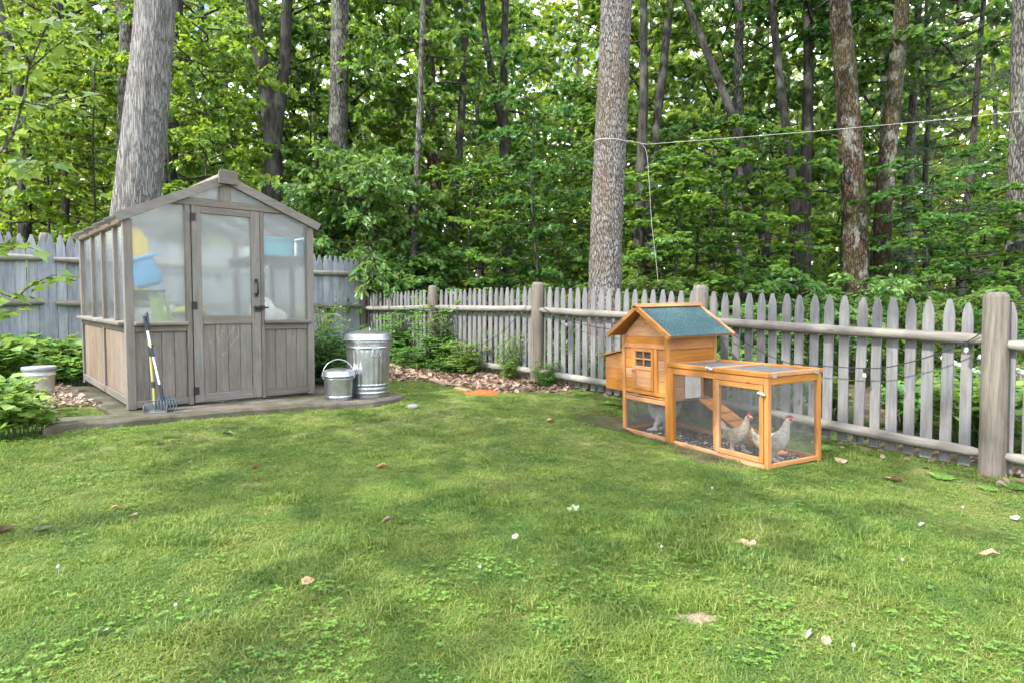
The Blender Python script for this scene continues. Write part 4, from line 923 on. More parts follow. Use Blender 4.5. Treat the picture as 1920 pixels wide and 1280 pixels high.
# side and back walls
for k in range(5):
    z0 = .353+k*.1105; C_('board', (HX0+.006,.036,z0+.001), (HX0+.018,CW-.036,z0+.1095), 'y', c=.003)
    if k >= 3: C_('board', (HX1-.018,.036,z0+.001), (HX1-.006,CW-.036,z0+.1095), 'y', c=.003)
    C_('board', (HX0+.04,CW-.026,z0+.001), (HX1-.04,CW-.014,z0+.1095), 'x', c=.003)
for k in range(3):      # lower right wall has the pop hole
    z0 = .353+k*.1105
    C_('board', (HX1-.018,.036,z0+.001), (HX1-.006,.20,z0+.1095), 'y', c=.003)
MB().bbox((HX1-.005,.19,.365), (HX1+.006,.37,.66)).build('sliding_door', plain('grey_panel', (.52,.50,.48), .6), coop)
C_('door_track', (HX1-.006,.37,.353), (HX1+.012,.395,.665), 'z'); C_('door_track', (HX1-.018,.36,.653), (HX1-.006,CW-.036,.684), 'y')
# roof
roof = link('roof', None, coop); TZ, AZ_ = .912, 1.168; HW = .435; RY0, RY1 = -.085, .665
felt = N('green_felt'); v = felt.coord(rand=False); f1 = felt.noise(v, 130, 2, .6); f2 = felt.noise(v, 6, 4, .6)
fc = felt.mix(.25, felt.ramp(f1, [(.38,(.012,.032,.037)),(.52,(.035,.078,.086)),(.64,(.12,.19,.195))]), felt.ramp(f2, [(.3,(.02,.048,.053)),(.7,(.04,.08,.086))]))
MAT['felt'] = felt.done(felt.bsdf(fc, .9, spec=.2, normal=felt.bump(f1, .5, .004)))
for s in (-1, 1):
    a = Vector((HC+s*HW,0,TZ)); b = Vector((HC,0,AZ_)); n_ = Vector((s*(AZ_-TZ),0,HW)).normalized()
    def slab(t0, t1, y0, y1, lo, hi, name, mat):
        p = [a.lerp(b,t0)+n_*lo, a.lerp(b,t1)+n_*lo, a.lerp(b,t1)+n_*hi, a.lerp(b,t0)+n_*hi]
        return MB().prism([(q.x,y0,q.z) for q in p], (0,y1-y0,0)).build(name, mat, roof)
    slab(.015,.99,RY0+.03,RY1-.03,-.018,-.002,'deck',MAT['cedar_y'])
    slab(.005,.985,RY0+.028,RY1-.028,-.001,.003,'felt_sheet',MAT['felt'])
    for y0 in (RY0, RY1-.027): slab(-.01,.975,y0,y0+.0275,-.024,.012,'barge_board',MAT['cedar_x'])
    slab(.93,1.02,RY0-.012,RY1+.012,.0125,.020,'ridge_cap',MAT['cedar_y'])
C_('ridge_board', (HC-.011,RY0-.014,AZ_+.006), (HC+.011,RY1+.014,AZ_+.027), 'y', roof)
# nest box
nb = link('nest_box', None, coop); NX0, NX1, NY0, NY1 = -2.02, HX0-.001, .045, .50
for y0, y1 in ((NY0,NY0+.012), (NY1-.012,NY1)):
    for k in range(3):
        z0 = .373+k*.105; MB().prism([(NX0,y0,z0+.001),(NX1,y0,z0+.001),(NX1,y0,z0+.104 if k < 2 else .757),(NX0,y0,z0+.104 if k < 2 else .688)], (0,.012,0)).build('board', MAT['cedar_x'], nb)
for k in range(3): C_('board', (NX0-.012,NY0,.374+k*.105), (NX0-.0005,NY1,.374+(k+1)*.105-.001), 'y', nb, .003)
C_('floor', (NX0,NY0+.012,.373), (NX1,NY1-.012,.383), 'x', nb)
MB().prism([(NX0-.085,NY0-.03,.682),(NX1,NY0-.03,.762),(NX1,NY0-.03,.776),(NX0-.085,NY0-.03,.696)], (0,NY1-NY0+.06,0)).build('lid', MAT['cedar_x'], nb)
# ramp inside the run
rmp = link('ramp', None, coop)
a, b = Vector((HX1+.02,.42,.345)), Vector((-.21,.36,.015)); m = MB(); m.beam(a, b, .17, .012); m.build('ramp_board', MAT['cedar_x'], rmp)
for k in range(1,7):
    q = a.lerp(b, k/7)+Vector((0,0,.012)); MB().beam(q-Vector((0,.08,0)), q+Vector((0,.08,0)), .014, .01).build('cleat', MAT['cedar_y'], rmp)
# litter on the floor of the run
def shavings():
    r = np.random.RandomState(4); n = 520; x = r.uniform(HX0+.05,-.05,n); y = r.uniform(.05,CW-.05,n); P = np.stack([x,y,.005+.012*r.rand(n)],-1)
    V, F = leaves(P, np.stack([r.normal(0,1,n),r.normal(0,1,n),r.normal(0,.2,n)],-1), np.array([0,0,1.])+r.normal(0,.4,(n,3)), r.uniform(.012,.035,n), 'ovate'); return np_mesh('litter', V, F, MAT['straw'])
MAT['straw'] = leafmat('straw', [(.34,.26,.16),(.44,.36,.26),(.50,.43,.33),(.20,.15,.10)], .1, (.5,.4,.2), rough=.8, hue=.0, val=.05)
MAT['run_soil'] = plain('run_soil', (.038,.030,.022), .95, nscale=30, noise=.4, bstr=.5)
fl = grid_mesh('run_soil', np.linspace(HX0+.04,-.04,14), np.linspace(.036,CW-.036,6), lambda X,Y: 0*X+.004+.01*(vnoise(X*9+30,Y*9+30,2.)-.5), MAT['run_soil'])
q = link('bedding', None, None, CO, CR); tag(q, 'dark bedding scattered with wood shavings on the floor of the coop run', 'bedding', kind='stuff')
link('soil', fl, q); link('wood_shavings', shavings(), q)
m = MB()
for k in range(26):
    x = rnd.uniform(HX0+.06,HX1-.06); y = rnd.uniform(-.012,.02); z = .3712+rnd.uniform(0,.006); a = rnd.uniform(-.6,.6); l = rnd.uniform(.01,.03); m.beam((x,y,z), (x+l*math.cos(a),y+l*math.sin(a)*.4,z+rnd.uniform(-.002,.006)), .004, .003)
q = m.build('straw_bedding', MAT['straw'], None, loc=CO, rot=CR); tag(q, 'pale straw poking out over the tray under the coop door', 'straw', kind='stuff')

# ------------------------------------------------------------------ chickens: one swept body each, legs grown on, wings as a bulge
def feather(name, base, dark):
    n = N(name); v = n.coord(scale=(1,1,1), rand=False); g = n.noise(n.coord(scale=(1,1,2.2), rand=False), 34, 4, .6); b_ = n.noise(v, 7, 4, .6)
    vo = n.n('TexVoronoi', Scale=85.0); n.nt.links.new(v, vo.inputs['Vector'])
    c = n.mix(.45, n.ramp(b_, [(.35,dark),(.62,base)]), n.ramp(g, [(.3,dark),(.65,base)]))
    return n.done(n.bsdf(c, .85, spec=.15, normal=n.bump(n.math('ADD', g, vo.outputs['Distance']), .9, .010)))
FE = [feather('buff_feather', (.44,.385,.30), (.22,.185,.14)), feather('cream_feather', (.54,.495,.42), (.31,.275,.225)), feather('white_feather', (.52,.51,.49), (.30,.30,.30))]
red = plain('comb_red', (.34,.035,.04), .5); beakm = plain('beak', (.42,.30,.14), .5); eyem = plain('eye', (.02,.012,.01), .2)
def chicken(label, lx, ly, rz, fm, size=1.0, neck=1.0, head_turn=0.0, crouch=0.0):
    p = COM @ Vector((lx, ly, .006)); ck = thing('chicken', label, 'chicken', p, (0,0,rz)); s = size
    # spine: x forward. (x, z, half-width, half-height)
    sp = [(-.135,.185,.006,.016),(-.112,.165,.020,.034),(-.082,.145,.042,.050),(-.045,.130,.060,.062),(-.002,.132,.068,.070),(.036,.152,.062,.066),(.060,.182,.048,.054),(.073,.212*neck,.035,.040),(.081,.242*neck,.026,.030),(.088,.270*neck,.021,.024),(.097,.293*neck,.020,.021),(.113,.303*neck,.016,.017),(.128,.302*neck,.007,.008)]
    m = MB(); n = 14; rows = []
    for i, (x, z, hw, hh) in enumerate(sp):
        a, b = sp[max(0,i-1)], sp[min(len(sp)-1,i+1)]; t = Vector((b[0]-a[0], 0, b[1]-a[1])).normalized(); nr = Vector((-t.z,0,t.x))
        rows += [Vector((x,0,z)) + Vector((0,1,0))*(hw*math.cos(2*math.pi*k/n)) + nr*(hh*math.sin(2*math.pi*k/n)) for k in range(n)]
    r_ = len(sp); m.add(rows, [(i*n+k, i*n+(k+1)%n, (i+1)*n+(k+1)%n, (i+1)*n+k) for i in range(r_-1) for k in range(n)] + [tuple(range(n))[::-1], tuple(range((r_-1)*n, r_*n))], True)
    for sg in (-1,1):
        # wing bulge
        wv = []
        for i in range(7):
            u = i/6; x = .045-.150*u; z = .168-.030*u-.01*math.sin(u*2); hh = .046*math.sin(math.pi*min(.97,u*.86+.14)); y = sg*(.060+.012*math.sin(math.pi*u)-.022*u)
            wv += [Vector((x, y+sg*.010*math.cos(2*math.pi*k/8), z+hh*math.sin(2*math.pi*k/8))) for k in range(8)]
        m.add(wv, [(i*8+k, i*8+(k+1)%8, (i+1)*8+(k+1)%8, (i+1)*8+k) for i in range(6) for k in range(8)] + [tuple(range(8))[::-1], tuple(range(48,56))], True)
        # feathered leg and foot
        lx_ = .012 + (.03 if sg > 0 else -.018)
        m.tube([(.0,sg*.034,.12),(-.006+lx_*.3,sg*.036,.085),(-.012+lx_,sg*.036,.045),(lx_-.004,sg*.038,.015)], [.040,.027,.017,.016], 10)
        m.tube([(lx_-.028,sg*.040,.010),(lx_,sg*.042,.016),(lx_+.035,sg*.052,.009),(lx_+.05,sg*.056,.006)], [.008,.017,.015,.006], 8)
    # tail fan
    for k in (-2,-1,0,1,2): m.tube([(-.10,k*.006,.160),(-.135,k*.011,.200-.004*abs(k)),(-.150,k*.014,.240-.010*abs(k))], [.016,.015,.005], 6)
    m.v = [(x*s, y*s, z*s) for x, y, z in m.v]
    o = m.build('body', FE[fm], ck); md = o.modifiers.new('one_skin', 'REMESH'); md.mode = 'VOXEL'; md.voxel_size = .0055*s; md.use_smooth_shade = True
    sm = o.modifiers.new('soften', 'SMOOTH'); sm.factor = .5; sm.iterations = 3
    hz = .303*neck; DX = -.019
    def part(name, mb, mat): mb.v = [((x+DX)*s, y*s, z*s) for x, y, z in mb.v]; return mb.build(name, mat, ck)
    c = MB(); ol = [(.108,hz+.012),(.146,hz+.008),(.150,hz+.020),(.142,hz+.016),(.138,hz+.031),(.131,hz+.021),(.125,hz+.037),(.118,hz+.023),(.110,hz+.032),(.103,hz+.018)]
    part('comb', c.prism([(x,-.003,z) for x, z in ol], (0,.006,0)), red)
    for sg in (-1,1):
        c = MB(); c.lathe([(.002,0),(.007,.006),(.008,.014),(.005,.022),(.001,.026)], 8); c.v = [(x*.9+.139, y*.45+sg*.006, z+hz-.034) for x, y, z in c.v]; part('wattle', c, red)
        c = MB(); c.lathe([(.001,-.009),(.008,-.005),(.0095,.002),(.006,.009),(.001,.012)], 8); c.v = [(x*1.2+.128, y*.4+sg*.0165, z+hz+.001) for x, y, z in c.v]; part('face_patch', c, red)
        c = MB(); c.lathe([(.001,-.003),(.0035,0),(.001,.003)], 8); c.v = [(x+.131, y+sg*.0195, z+hz+.004) for x, y, z in c.v]; part('eye', c, eyem)
    c = MB(); c.tube([(.140,0,hz-.001),(.152,0,hz-.002),(.164,0,hz-.008)], [.0085,.006,.0012], 8); part('beak', c, beakm)
    return ck
chicken('buff hen standing inside the run behind the wire door', -.47, .19, -1.0, 0, 1.0, 1.0)
chicken('cream hen facing right at the open end of the run', -.13, .20, -.12, 1, 1.05, 1.0)
chicken('pale fluffy hen half hidden under the coop house', -1.47, .27, 2.6, 2, 1.25, .86)
# ------------------------------------------------------------------ lawn: blades and clover in clumps, scattered by geometry nodes
def grassmat(name, cols, trans=.35, patch=True):
    n = N(name); ge = n.n('NewGeometry'); mp_ = n.n('Mapping'); n.nt.links.new(ge.outputs['Position'], mp_.inputs['Vector'])
    k = len(cols); col = n.ramp(ge.outputs['Random Per Island'], [(i/(k-1), c) for i, c in enumerate(cols)])
    if patch:
        a = n.noise(mp_.outputs[0], 1.25, 5, .62); b = n.noise(mp_.outputs[0], 3.7, 4, .6)
        col = n.mix(n.ramp(a, [(.48,(0,0,0)),(.68,(.7,.7,.7))]), col, n.ramp(ge.outputs['Random Per Island'], [(0,(.125,.18,.034)),(.6,(.185,.23,.058)),(1,(.31,.30,.125))]))
        col = n.mix(n.ramp(b, [(.46,(0,0,0)),(.64,(.7,.7,.7))]), col, n.ramp(ge.outputs['Random Per Island'], [(0,(.042,.115,.022)),(1,(.09,.18,.042))]))
    p = n.bsdf(col, .5, spec=.3); t = n.n('BsdfTranslucent'); n.set(t, 'Color', n.mix(.5, col, (.30,.40,.06,1)))
    m = n.n('MixShader'); n.set(m, '0', trans); n.nt.links.new(p, m.inputs[1]); n.nt.links.new(t.outputs[0], m.inputs[2]); return n.done(m.outputs[0])
MAT['grass'] = grassmat('grass_blade', [(.072,.142,.019),(.108,.19,.026),(.145,.23,.035),(.195,.268,.055),(.30,.30,.11)])
MAT['clover'] = grassmat('clover_leaf', [(.09,.20,.035),(.13,.26,.045),(.19,.32,.06)], .35, False)
def blades(seed, n, rad, h0, h1, wd, lean):
    r = np.random.RandomState(seed); a = r.uniform(0,2*np.pi,n); q = rad*np.sqrt(r.rand(n)); P = np.stack([q*np.cos(a), q*np.sin(a), np.full(n,-.006)],-1)
    az = r.uniform(0,2*np.pi,n); d = np.stack([np.cos(az),np.sin(az),0*az],-1); s = np.stack([-np.sin(az),np.cos(az),0*az],-1); h = r.uniform(h0,h1,n)[:,None]; l = (lean*r.uniform(.3,1.3,n))[:,None]; z = np.array([0,0,1.])
    w_ = wd*r.uniform(.7,1.3,n)[:,None]; p1 = P + z*h*.55 + d*h*l*.3; p2 = P + z*h*(1-.25*l) + d*h*l
    V = np.stack([P-s*w_*.5, P+s*w_*.5, p1+s*w_*.45, p1-s*w_*.45, p2+s*w_*.06, p2-s*w_*.06], 1).reshape(-1,3)
    o = 6*np.arange(n)[:,None]; F = np.concatenate([o+np.array([[0,1,2,3]]), o+np.array([[3,2,4,5]])],1).reshape(-1,4); return V, F
def clover(seed, n, rad, h0, h1):
    r = np.random.RandomState(seed); P = []; D = []; 
    for k in range(n):
        a = r.uniform(0,6.28); q = rad*math.sqrt(r.rand()); c = np.array([q*math.cos(a), q*math.sin(a), r.uniform(h0,h1)]); t0 = r.uniform(0,2)
        for j in range(3): P.append(c); D.append([math.cos(t0+j*2.094), math.sin(t0+j*2.094), .12])
    P = np.array(P); D = np.array(D); return leaves(P, D, np.array([0,0,1.])+r.normal(0,.12,P.shape), np.repeat(r.uniform(.008,.0135,n),3), 'round')
gc = bpy.data.collections.new('grass_clumps')
def clump(name, VF, mat): o = bpy.data.objects.new(name, np_mesh(name, *VF, mat)); gc.objects.link(o)
for i in range(3): clump('a_grass_clump_%d' % i, blades(60+i, 60, .068, .011, .028, .0032, 1.6), MAT['grass'])
clump('b_grass_tuft', blades(70, 56, .055, .02, .052, .0032, 1.1), MAT['grass'])
clump('c_clover_0', clover(71, 10, .065, .012, .028), MAT['clover']); clump('c_clover_1', clover(72, 4, .06, .012, .028), MAT['clover'])
clump('d_weed', leaves(np.tile([[0,0,.004]],(9,1)), np.array([[math.cos(k*.7),math.sin(k*.7),.35] for k in range(9)]), np.tile([[0,0,1.]],(9,1)), np.linspace(.05,.09,9), 'ovate'), MAT['clover'])
def inside_poly(x, y, poly):
    c = np.zeros(len(x), bool); j = len(poly)-1
    for i in range(len(poly)):
        xi, yi = poly[i][0], poly[i][1]; xj, yj = poly[j][0], poly[j][1]
        c ^= ((yi > y) != (yj > y)) & (x < (xj-xi)*(y-yi)/(yj-yi+1e-12)+xi); j = i
    return c
litter_polys = [[tuple(on_ground(*q)[:2]) for q in ((728,716),(738,690),(800,690),(900,700),(1000,712),(1090,728),(1060,736),(990,736),(930,738),(860,728),(800,716))],
                [tuple(on_ground(*q)[:2]) for q in ((60,800),(120,765),(225,772),(235,735),(150,690),(20,690),(-60,720),(-60,790))]]
def lawn_points():
    r = np.random.RandomState(31); n = 62000; y = 1.35 + 9.6*r.rand(n); x = r.uniform(-1,1,n)*(.84*y+.9)
    keep = r.rand(n) < np.where(y < 4.5, 1, np.where(y < 6.5, .8, .62))
    x, y = x[keep], y[keep]; bd = beyond(x, y); ok = (bd < .12)
    ok &= ~inside_poly(x, y, poly)
    lc = np.stack([x-CO.x, y-CO.y],-1); ux, uy = math.cos(CR[2]), math.sin(CR[2]); lx = lc[:,0]*ux+lc[:,1]*uy; ly = -lc[:,0]*uy+lc[:,1]*ux
    ok &= ~((lx > -1.69) & (lx < -.01) & (ly > .012) & (ly < CW-.012))
    for pl in litter_polys: ok &= ~(inside_poly(x, y, pl) & (r.rand(len(x)) < .93))
    bare = on_ground(1306,1160); db = np.hypot((x-bare.x)/1.9, y-bare.y); ok &= ~((db < .038+.03*vnoise(x*14,y*14,2.)) & (r.rand(len(x)) < .9))
    ok &= ~((bd > -.35) & (vnoise(x*2+9,y*2+9,4.) > .52) & (r.rand(len(x)) < .7))
    x, y, bd, lx, ly = x[ok], y[ok], bd[ok], lx[ok], ly[ok]; n = len(x)
    cl = .55*vnoise(x*1.6+20, y*1.6+20, 9.)+.45*vnoise(x*5+20, y*5+20, 3.); idx = r.randint(0,3,n); u = r.rand(n)
    idx = np.where((cl > .56) & (u < .13), 5 - (u < .03), idx); idx = np.where(u > .975, 5, idx); idx = np.where((u > .93) & (u < .95), 3, idx)
    tuft = vnoise(x*2.7+5, y*2.7+5, 12.) > .80; idx = np.where(tuft & (u < .5), 3, idx); idx = np.where((bd > -.22) & (u < .5), 3, idx)
    idx = np.where((bd > -.5) & (u > .985), 6, idx)
    edge = (lx > -1.8) & (lx < .08) & (ly > -.07) & (ly < .012); idx = np.where(edge & (u < .2), 3, idx)
    for px_, py_, rr in ((560,1078,.13),(850,946,.14),(735,1130,.09),(1290,1138,.10),(1100,980,.2),(1400,1010,.12),(520,930,.18),(1610,1000,.2),(380,1190,.12),(960,1130,.1)):
        c_ = on_ground(px_, py_); dd = np.hypot((x-c_.x)/1.6, y-c_.y); idx = np.where((dd < rr) & (u < .75*(1-dd/rr)+.15), 3, idx)
    sc = r.uniform(.75,1.2,n)*(.86+.35*vnoise(x*.8+3, y*.8+3, 6.)); z = Gv(x, y) + .004
    me = bpy.data.meshes.new('lawn_grass'); me.vertices.add(n); me.vertices.foreach_set('co', np.stack([x,y,z],-1).astype(np.float32).ravel())
    a = me.attributes.new('idx','INT','POINT'); a.data.foreach_set('value', idx.astype(np.int32)); a = me.attributes.new('sc','FLOAT','POINT'); a.data.foreach_set('value', sc.astype(np.float32))
    return me
gr = link('lawn_grass', lawn_points()); tag(gr, 'mown green lawn grass mixed with clover', 'grass', kind='stuff')
ng = bpy.data.node_groups.new('scatter_grass', 'GeometryNodeTree'); ng.interface.new_socket('Geometry', in_out='INPUT', socket_type='NodeSocketGeometry'); ng.interface.new_socket('Geometry', in_out='OUTPUT', socket_type='NodeSocketGeometry')
gi = ng.nodes.new('NodeGroupInput'); go = ng.nodes.new('NodeGroupOutput'); ip = ng.nodes.new('GeometryNodeInstanceOnPoints'); ci = ng.nodes.new('GeometryNodeCollectionInfo'); ci.inputs['Collection'].default_value = gc; ci.inputs['Separate Children'].default_value = True; ci.inputs['Reset Children'].default_value = True
def nattr(nm, ty): q = ng.nodes.new('GeometryNodeInputNamedAttribute'); q.data_type = ty; q.inputs['Name'].default_value = nm; return q.outputs['Attribute']
rv = ng.nodes.new('FunctionNodeRandomValue'); rv.data_type = 'FLOAT_VECTOR'; rv.inputs[0].default_value = (-.06,-.06,0); rv.inputs[1].default_value = (.06,.06,6.283)
lk = ng.links.new; lk(gi.outputs[0], ip.inputs['Points']); lk(ci.outputs[0], ip.inputs['Instance']); ip.inputs['Pick Instance'].default_value = True
lk(nattr('idx','INT'), ip.inputs['Instance Index']); lk(nattr('sc','FLOAT'), ip.inputs['Scale']); lk(rv.outputs[0], ip.inputs['Rotation']); lk(ip.outputs[0], go.inputs[0])
gr.modifiers.new('scatter', 'NODES').node_group = ng

bp_ = on_ground(1306,1160); bx_, by_ = np.linspace(-.14,.14,24), np.linspace(-.075,.075,14)
tag(link('bare_soil', grid_mesh('bare_soil', bx_, by_, lambda X,Y: Gv(X+bp_.x,Y+bp_.y)-bp_.z+.017-.022*np.clip(np.hypot(X/.12,Y/.062),0,1.4)**2+.012*(vnoise(X*40+20,Y*40+20,1.)-.5), plain('dry_soil', (.20,.155,.108), .95, nscale=40, noise=.3, bstr=.6)), None, bp_), kind='structure')
# ------------------------------------------------------------------ leaf litter along the fence and beside the greenhouse
def litter(polys, n, seed, mt=None, lo_=-1.):
    r = np.random.RandomState(seed); Ps = []
    for pl in polys:
        a = np.array(pl); lo, hi = a.min(0), a.max(0); x = r.uniform(lo[0],hi[0],n); y = r.uniform(lo[1],hi[1],n); k = inside_poly(x, y, pl) & ~inside_poly(x, y, poly); Ps.append(np.stack([x[k],y[k]],-1))
    P = np.concatenate(Ps); n = len(P); z = np.maximum(Gv(P[:,0],P[:,1]), lo_) + .012 + .05*r.rand(n)*vnoise(P[:,0]*3,P[:,1]*3,1.)
    V, F = leaves(np.c_[P, z], np.stack([r.normal(0,1,n),r.normal(0,1,n),r.normal(0,.25,n)],-1), np.array([0,0,1.])+r.normal(0,.55,(n,3)), r.uniform(.035,.085,n), 'broad'); return np_mesh('litter', V, F, mt or MAT['dry_leaf'])
tag(link('leaf_litter', litter(litter_polys[:1], 5200, 1)), 'brown dry leaf litter heaped along the foot of the picket fence', 'leaf litter', kind='stuff')
tag(link('bark_mulch', litter(litter_polys[1:], 9000, 2, MAT['mulch'], .372)), 'pinkish dry leaves heaped beside the sunlit greenhouse wall', 'leaf litter', kind='stuff')
fp = [tuple((fence_pt(s, o))[:2]) for s, o in ((-1,-.3),(9,-.25),(9,.5),(-1,.5))]
tag(link('fence_litter', litter([fp], 2400, 3)), 'thin scatter of dry leaves and stalks under the picket fence', 'leaf litter', kind='stuff')

# ------------------------------------------------------------------ plants
def herb_mesh(seed, nst, h, spread, size, shape, mat, per=9):
    r = np.random.RandomState(seed); mb = MB(); P, D, Nn = [], [], []
    for k in range(nst):
        a = k*2.4 + r.uniform(-.4,.4); q = spread*math.sqrt(r.rand()); b = np.array([.35*q*math.cos(a), .35*q*math.sin(a), 0]); hh = h*r.uniform(.55,1.1)
        tip = np.array([q*math.cos(a), q*math.sin(a), hh]); mb.tube([tuple(b), tuple(b*.5+tip*.5+np.array([0,0,.1*h])), tuple(tip)], [.005,.004,.002], 4, False)
        for j in range(per):
            t = .3+.7*(j+r.rand())/per; c = b + (tip-b)*t + np.array([0,0,.12*h*math.sin(math.pi*t)]); az = j*2.4 + r.uniform(-.5,.5)
            P.append(c); D.append([math.cos(az), math.sin(az), r.uniform(-.35,.25)]); Nn.append(np.array([0,0,1.])+r.normal(0,.3,3))
    V, F = leaves(np.array(P), np.array(D), np.array(Nn), size*r.uniform(.6,1.2,len(P)), shape)
    return np_mesh('foliage', V, F, mat), mb.mesh('stem', MAT['leaf_shade'])
HERB = [herb_mesh(500+i, 22, .42, .34, .115, 'broad', MAT['leaf_herb']) for i in range(3)]
def plant(label, cat_, p, s, k, group=None, sets=HERB, name='leafy_plant', hz=1.0):
    root = thing(name, label, cat_, p, (0,0,rnd.uniform(0,6)), group); f, st = sets[k % len(sets)]
    link('foliage', f, root, scale=(s,s,s*hz)); link('stem', st, root, scale=(s,s,s*hz)); return root
for k, (x, y, s) in enumerate(((-50,706,1.3),(-15,704,1.3),(20,703,1.35),(52,703,1.25),(84,702,1.3),(112,702,1.2),(140,701,1.15),(-35,714,1.25),(5,714,1.2),(36,713,1.1),(122,711,.95),(146,712,.8),(66,707,1.2),(100,706,1.15))):
    plant('broad-leaved green plant in the bed below the stockade fence', 'plant', on_ground(x, y+14), s, k, 'broad-leaved plants below the stockade fence')
for k, (x, y, s) in enumerate(((-10,826,1.15),(40,822,1.05),(5,785,1.15),(48,778,.8),(-40,800,1.3),(74,812,.6),(20,760,.7))):
    plant('dark leafy plant at the left corner of the concrete pad', 'plant', on_ground(x, y), s*.72, k+1, 'leafy plants at the left corner of the pad', hz=.95)
def pinnate(seed, nst, h, spread, mat, leaflet=.05, npair=6, per=4, vertical=.6):
    "arching stems with feather-shaped leaves"
    r = np.random.RandomState(seed); mb = MB(); P, D, Nn = [], [], []
    for k in range(nst):
        a = k*2.4+r.uniform(-.5,.5); q = spread*r.uniform(.4,1.1); hh = h*r.uniform(.3,1.05); pts = [np.array([.1*q*math.cos(a)*t + q*math.cos(a)*t*t*.9, .1*q*math.sin(a)*t + q*math.sin(a)*t*t*.9, hh*(t*1.35-.35*t*t)]) for t in np.linspace(0,1,6)]
        mb.tube([tuple(p) for p in pts], [.009,.008,.006,.005,.004,.002], 4, False)
        for j in range(per):
            t = .25+.75*(j+r.rand())/per; f = t*5; i = min(4,int(f)); p = pts[i]+(pts[i+1]-pts[i])*(f-i); az = r.uniform(0,6.28); d = np.array([math.cos(az),math.sin(az),r.uniform(-.2,.35)]); d = d/np.linalg.norm(d); sd = np.cross(d,[0,0,1.]); sd /= np.linalg.norm(sd); ln = leaflet*npair*.9*r.uniform(.7,1.2)
            for m_ in range(npair):
                u = (m_+.8)/npair; c = p + d*ln*u - np.array([0,0,.25*ln*u*u])
                for sg in (-1,1): P.append(c); D.append(d*.45+sd*sg+np.array([0,0,-.15])); Nn.append(np.array([0,0,1.])+r.normal(0,.22,3))
            P.append(p+d*ln-np.array([0,0,.25*ln])); D.append(d); Nn.append(np.array([0,0,1.]))
    V, F = leaves(np.array(P), np.array(D), np.array(Nn), leaflet*r.uniform(.8,1.2,len(P)), 'ovate'); return np_mesh('foliage', V, F, mat), mb.mesh('stem', MAT['bark_dark'])
VINE = [pinnate(520+i, 26, .85, .5, (MAT['leaf_bush'], MAT['leaf_shade'], MAT['leaf_herb'])[i], .075, 5, 8) for i in range(3)]
for lab, s_, off, sc_, k, hz in (('bright feather-leaved vine climbing the fence post left of the middle post', 6.95, -.10, .85, 2, 1.55),('dark feather-leaved creeper at the foot of that vine by the fence', 7.25, -.25, .8, 0, .6),('feather-leaved vine sprawling over the pickets at the far fence corner', 8.2, -.08, .8, 0, 1.45),('feather-leaved vine spilling over the corner where both fences meet', 9.0, -.12, .6, 2, 1.3),('green creeper low on the pickets left of the middle post', 6.2, -.16, .75, 2, .8),('thin green vine on the pickets just left of the middle post', 5.3, -.08, .36, 2, 2.0),('small yellow-green vine at the foot of the middle post', 4.55, -.10, .36, 2, 1.1),('dark creeper under the lower rail by the far post', 6.4, -.28, .5, 1, .5)):
    plant(lab, 'vine', fence_pt(s_, off), sc_, k, None, VINE, 'climbing_vine', hz)
for lab, x, y, Y, s, k, hz in (('dark bushy shrub squeezed between the greenhouse and the stockade fence', 622, 700, 8.6, .85, 1, 1.0),('low dark shrub behind the galvanised pail', 610, 700, 7.7, .75, 1, 1.1),('leafy climber rising along the right greenhouse corner', 604, 660, 8.9, .6, 2, 1.9)):
    p = at(x, y, Y); p.z = G(p.x, p.y); plant(lab, 'shrub', p, s, k, None, VINE, 'bushy_shrub', hz)
# the big leafy bush behind the corner, and the shrubs at the foot of the woods
def bush(label, px, Y, s, k, cm, hz=1.0, name='leafy_bush'):
    x = (px-960)/FPX*Y; root = thing(name, label, 'bush', (x, Y, G(x, Y)), (0,0,rnd.uniform(0,6))); c, br = SHRUB[k % 3][cm]
    link('foliage', c, root, scale=(s,s,s*hz)); link('branchwork', br, root, scale=(s,s,s*hz)); return root
MIDB = crown_set('tall_bush', [MAT['leaf_herb'], MAT['leaf_mid']], MAT['bark_dark'], 333, .5, 2.75, 1.55, 46, 9, 20, .105, 'ovate', None, r0=.02, elev=(.05,.8), tilt=.9)
for lab, px, Y, s, cm, hz in (('large bright bush of dense leaves behind the fence corner right of the greenhouse', 690, 12.5, 1.15, 0, 1.22),('second dense bush left of the large bright one behind the greenhouse', 622, 13.0, 1.0, 0, 1.3),('wide bush behind the far end of the picket fence', 790, 12.6, .9, 0, .85)):
    x = (px-960)/FPX*Y; root = thing('tall_bush', lab, 'bush', (x, Y, G(x, Y)), (0,0,rnd.uniform(0,6))); c, br = MIDB[cm]
    link('foliage', c, root, scale=(s,s,s*hz)); link('branchwork', br, root, scale=(s,s,s*hz))
for k, (lab, px, Y, s, cm, hz) in enumerate((('shrub behind the pickets left of the middle post', 900, 11.2, .95, 1, .8),('shrub behind the middle fence post', 1010, 10.6, .9, 0, .8),('shrub just left of the stout oak behind the fence', 1065, 10.4, .9, 1, .95),('shrub just right of the stout oak behind the fence', 1230, 9.6, 1.0, 1, .95),('shrub behind the coop roof beyond the fence', 1320, 9.0, .9, 0, .75),('shrub right of the coop roof beyond the fence', 1420, 8.6, .85, 1, .8),('dark shrub beyond the fence under the curved trunk', 1500, 9.4, 1.05, 2, .9),('bright shrub at the foot of the rust-brown trunk', 1600, 9.0, .9, 0, 1.05),('dark shrub between the rust-brown trunk and the right post', 1700, 9.6, 1.1, 2, .9),('shrub behind the big right fence post', 1800, 8.6, 1.0, 1, .85),('shrub at the right edge beyond the fence', 1900, 8.2, 1.0, 2, .85))):
    bush(lab, px, Y, s, k, cm, hz)
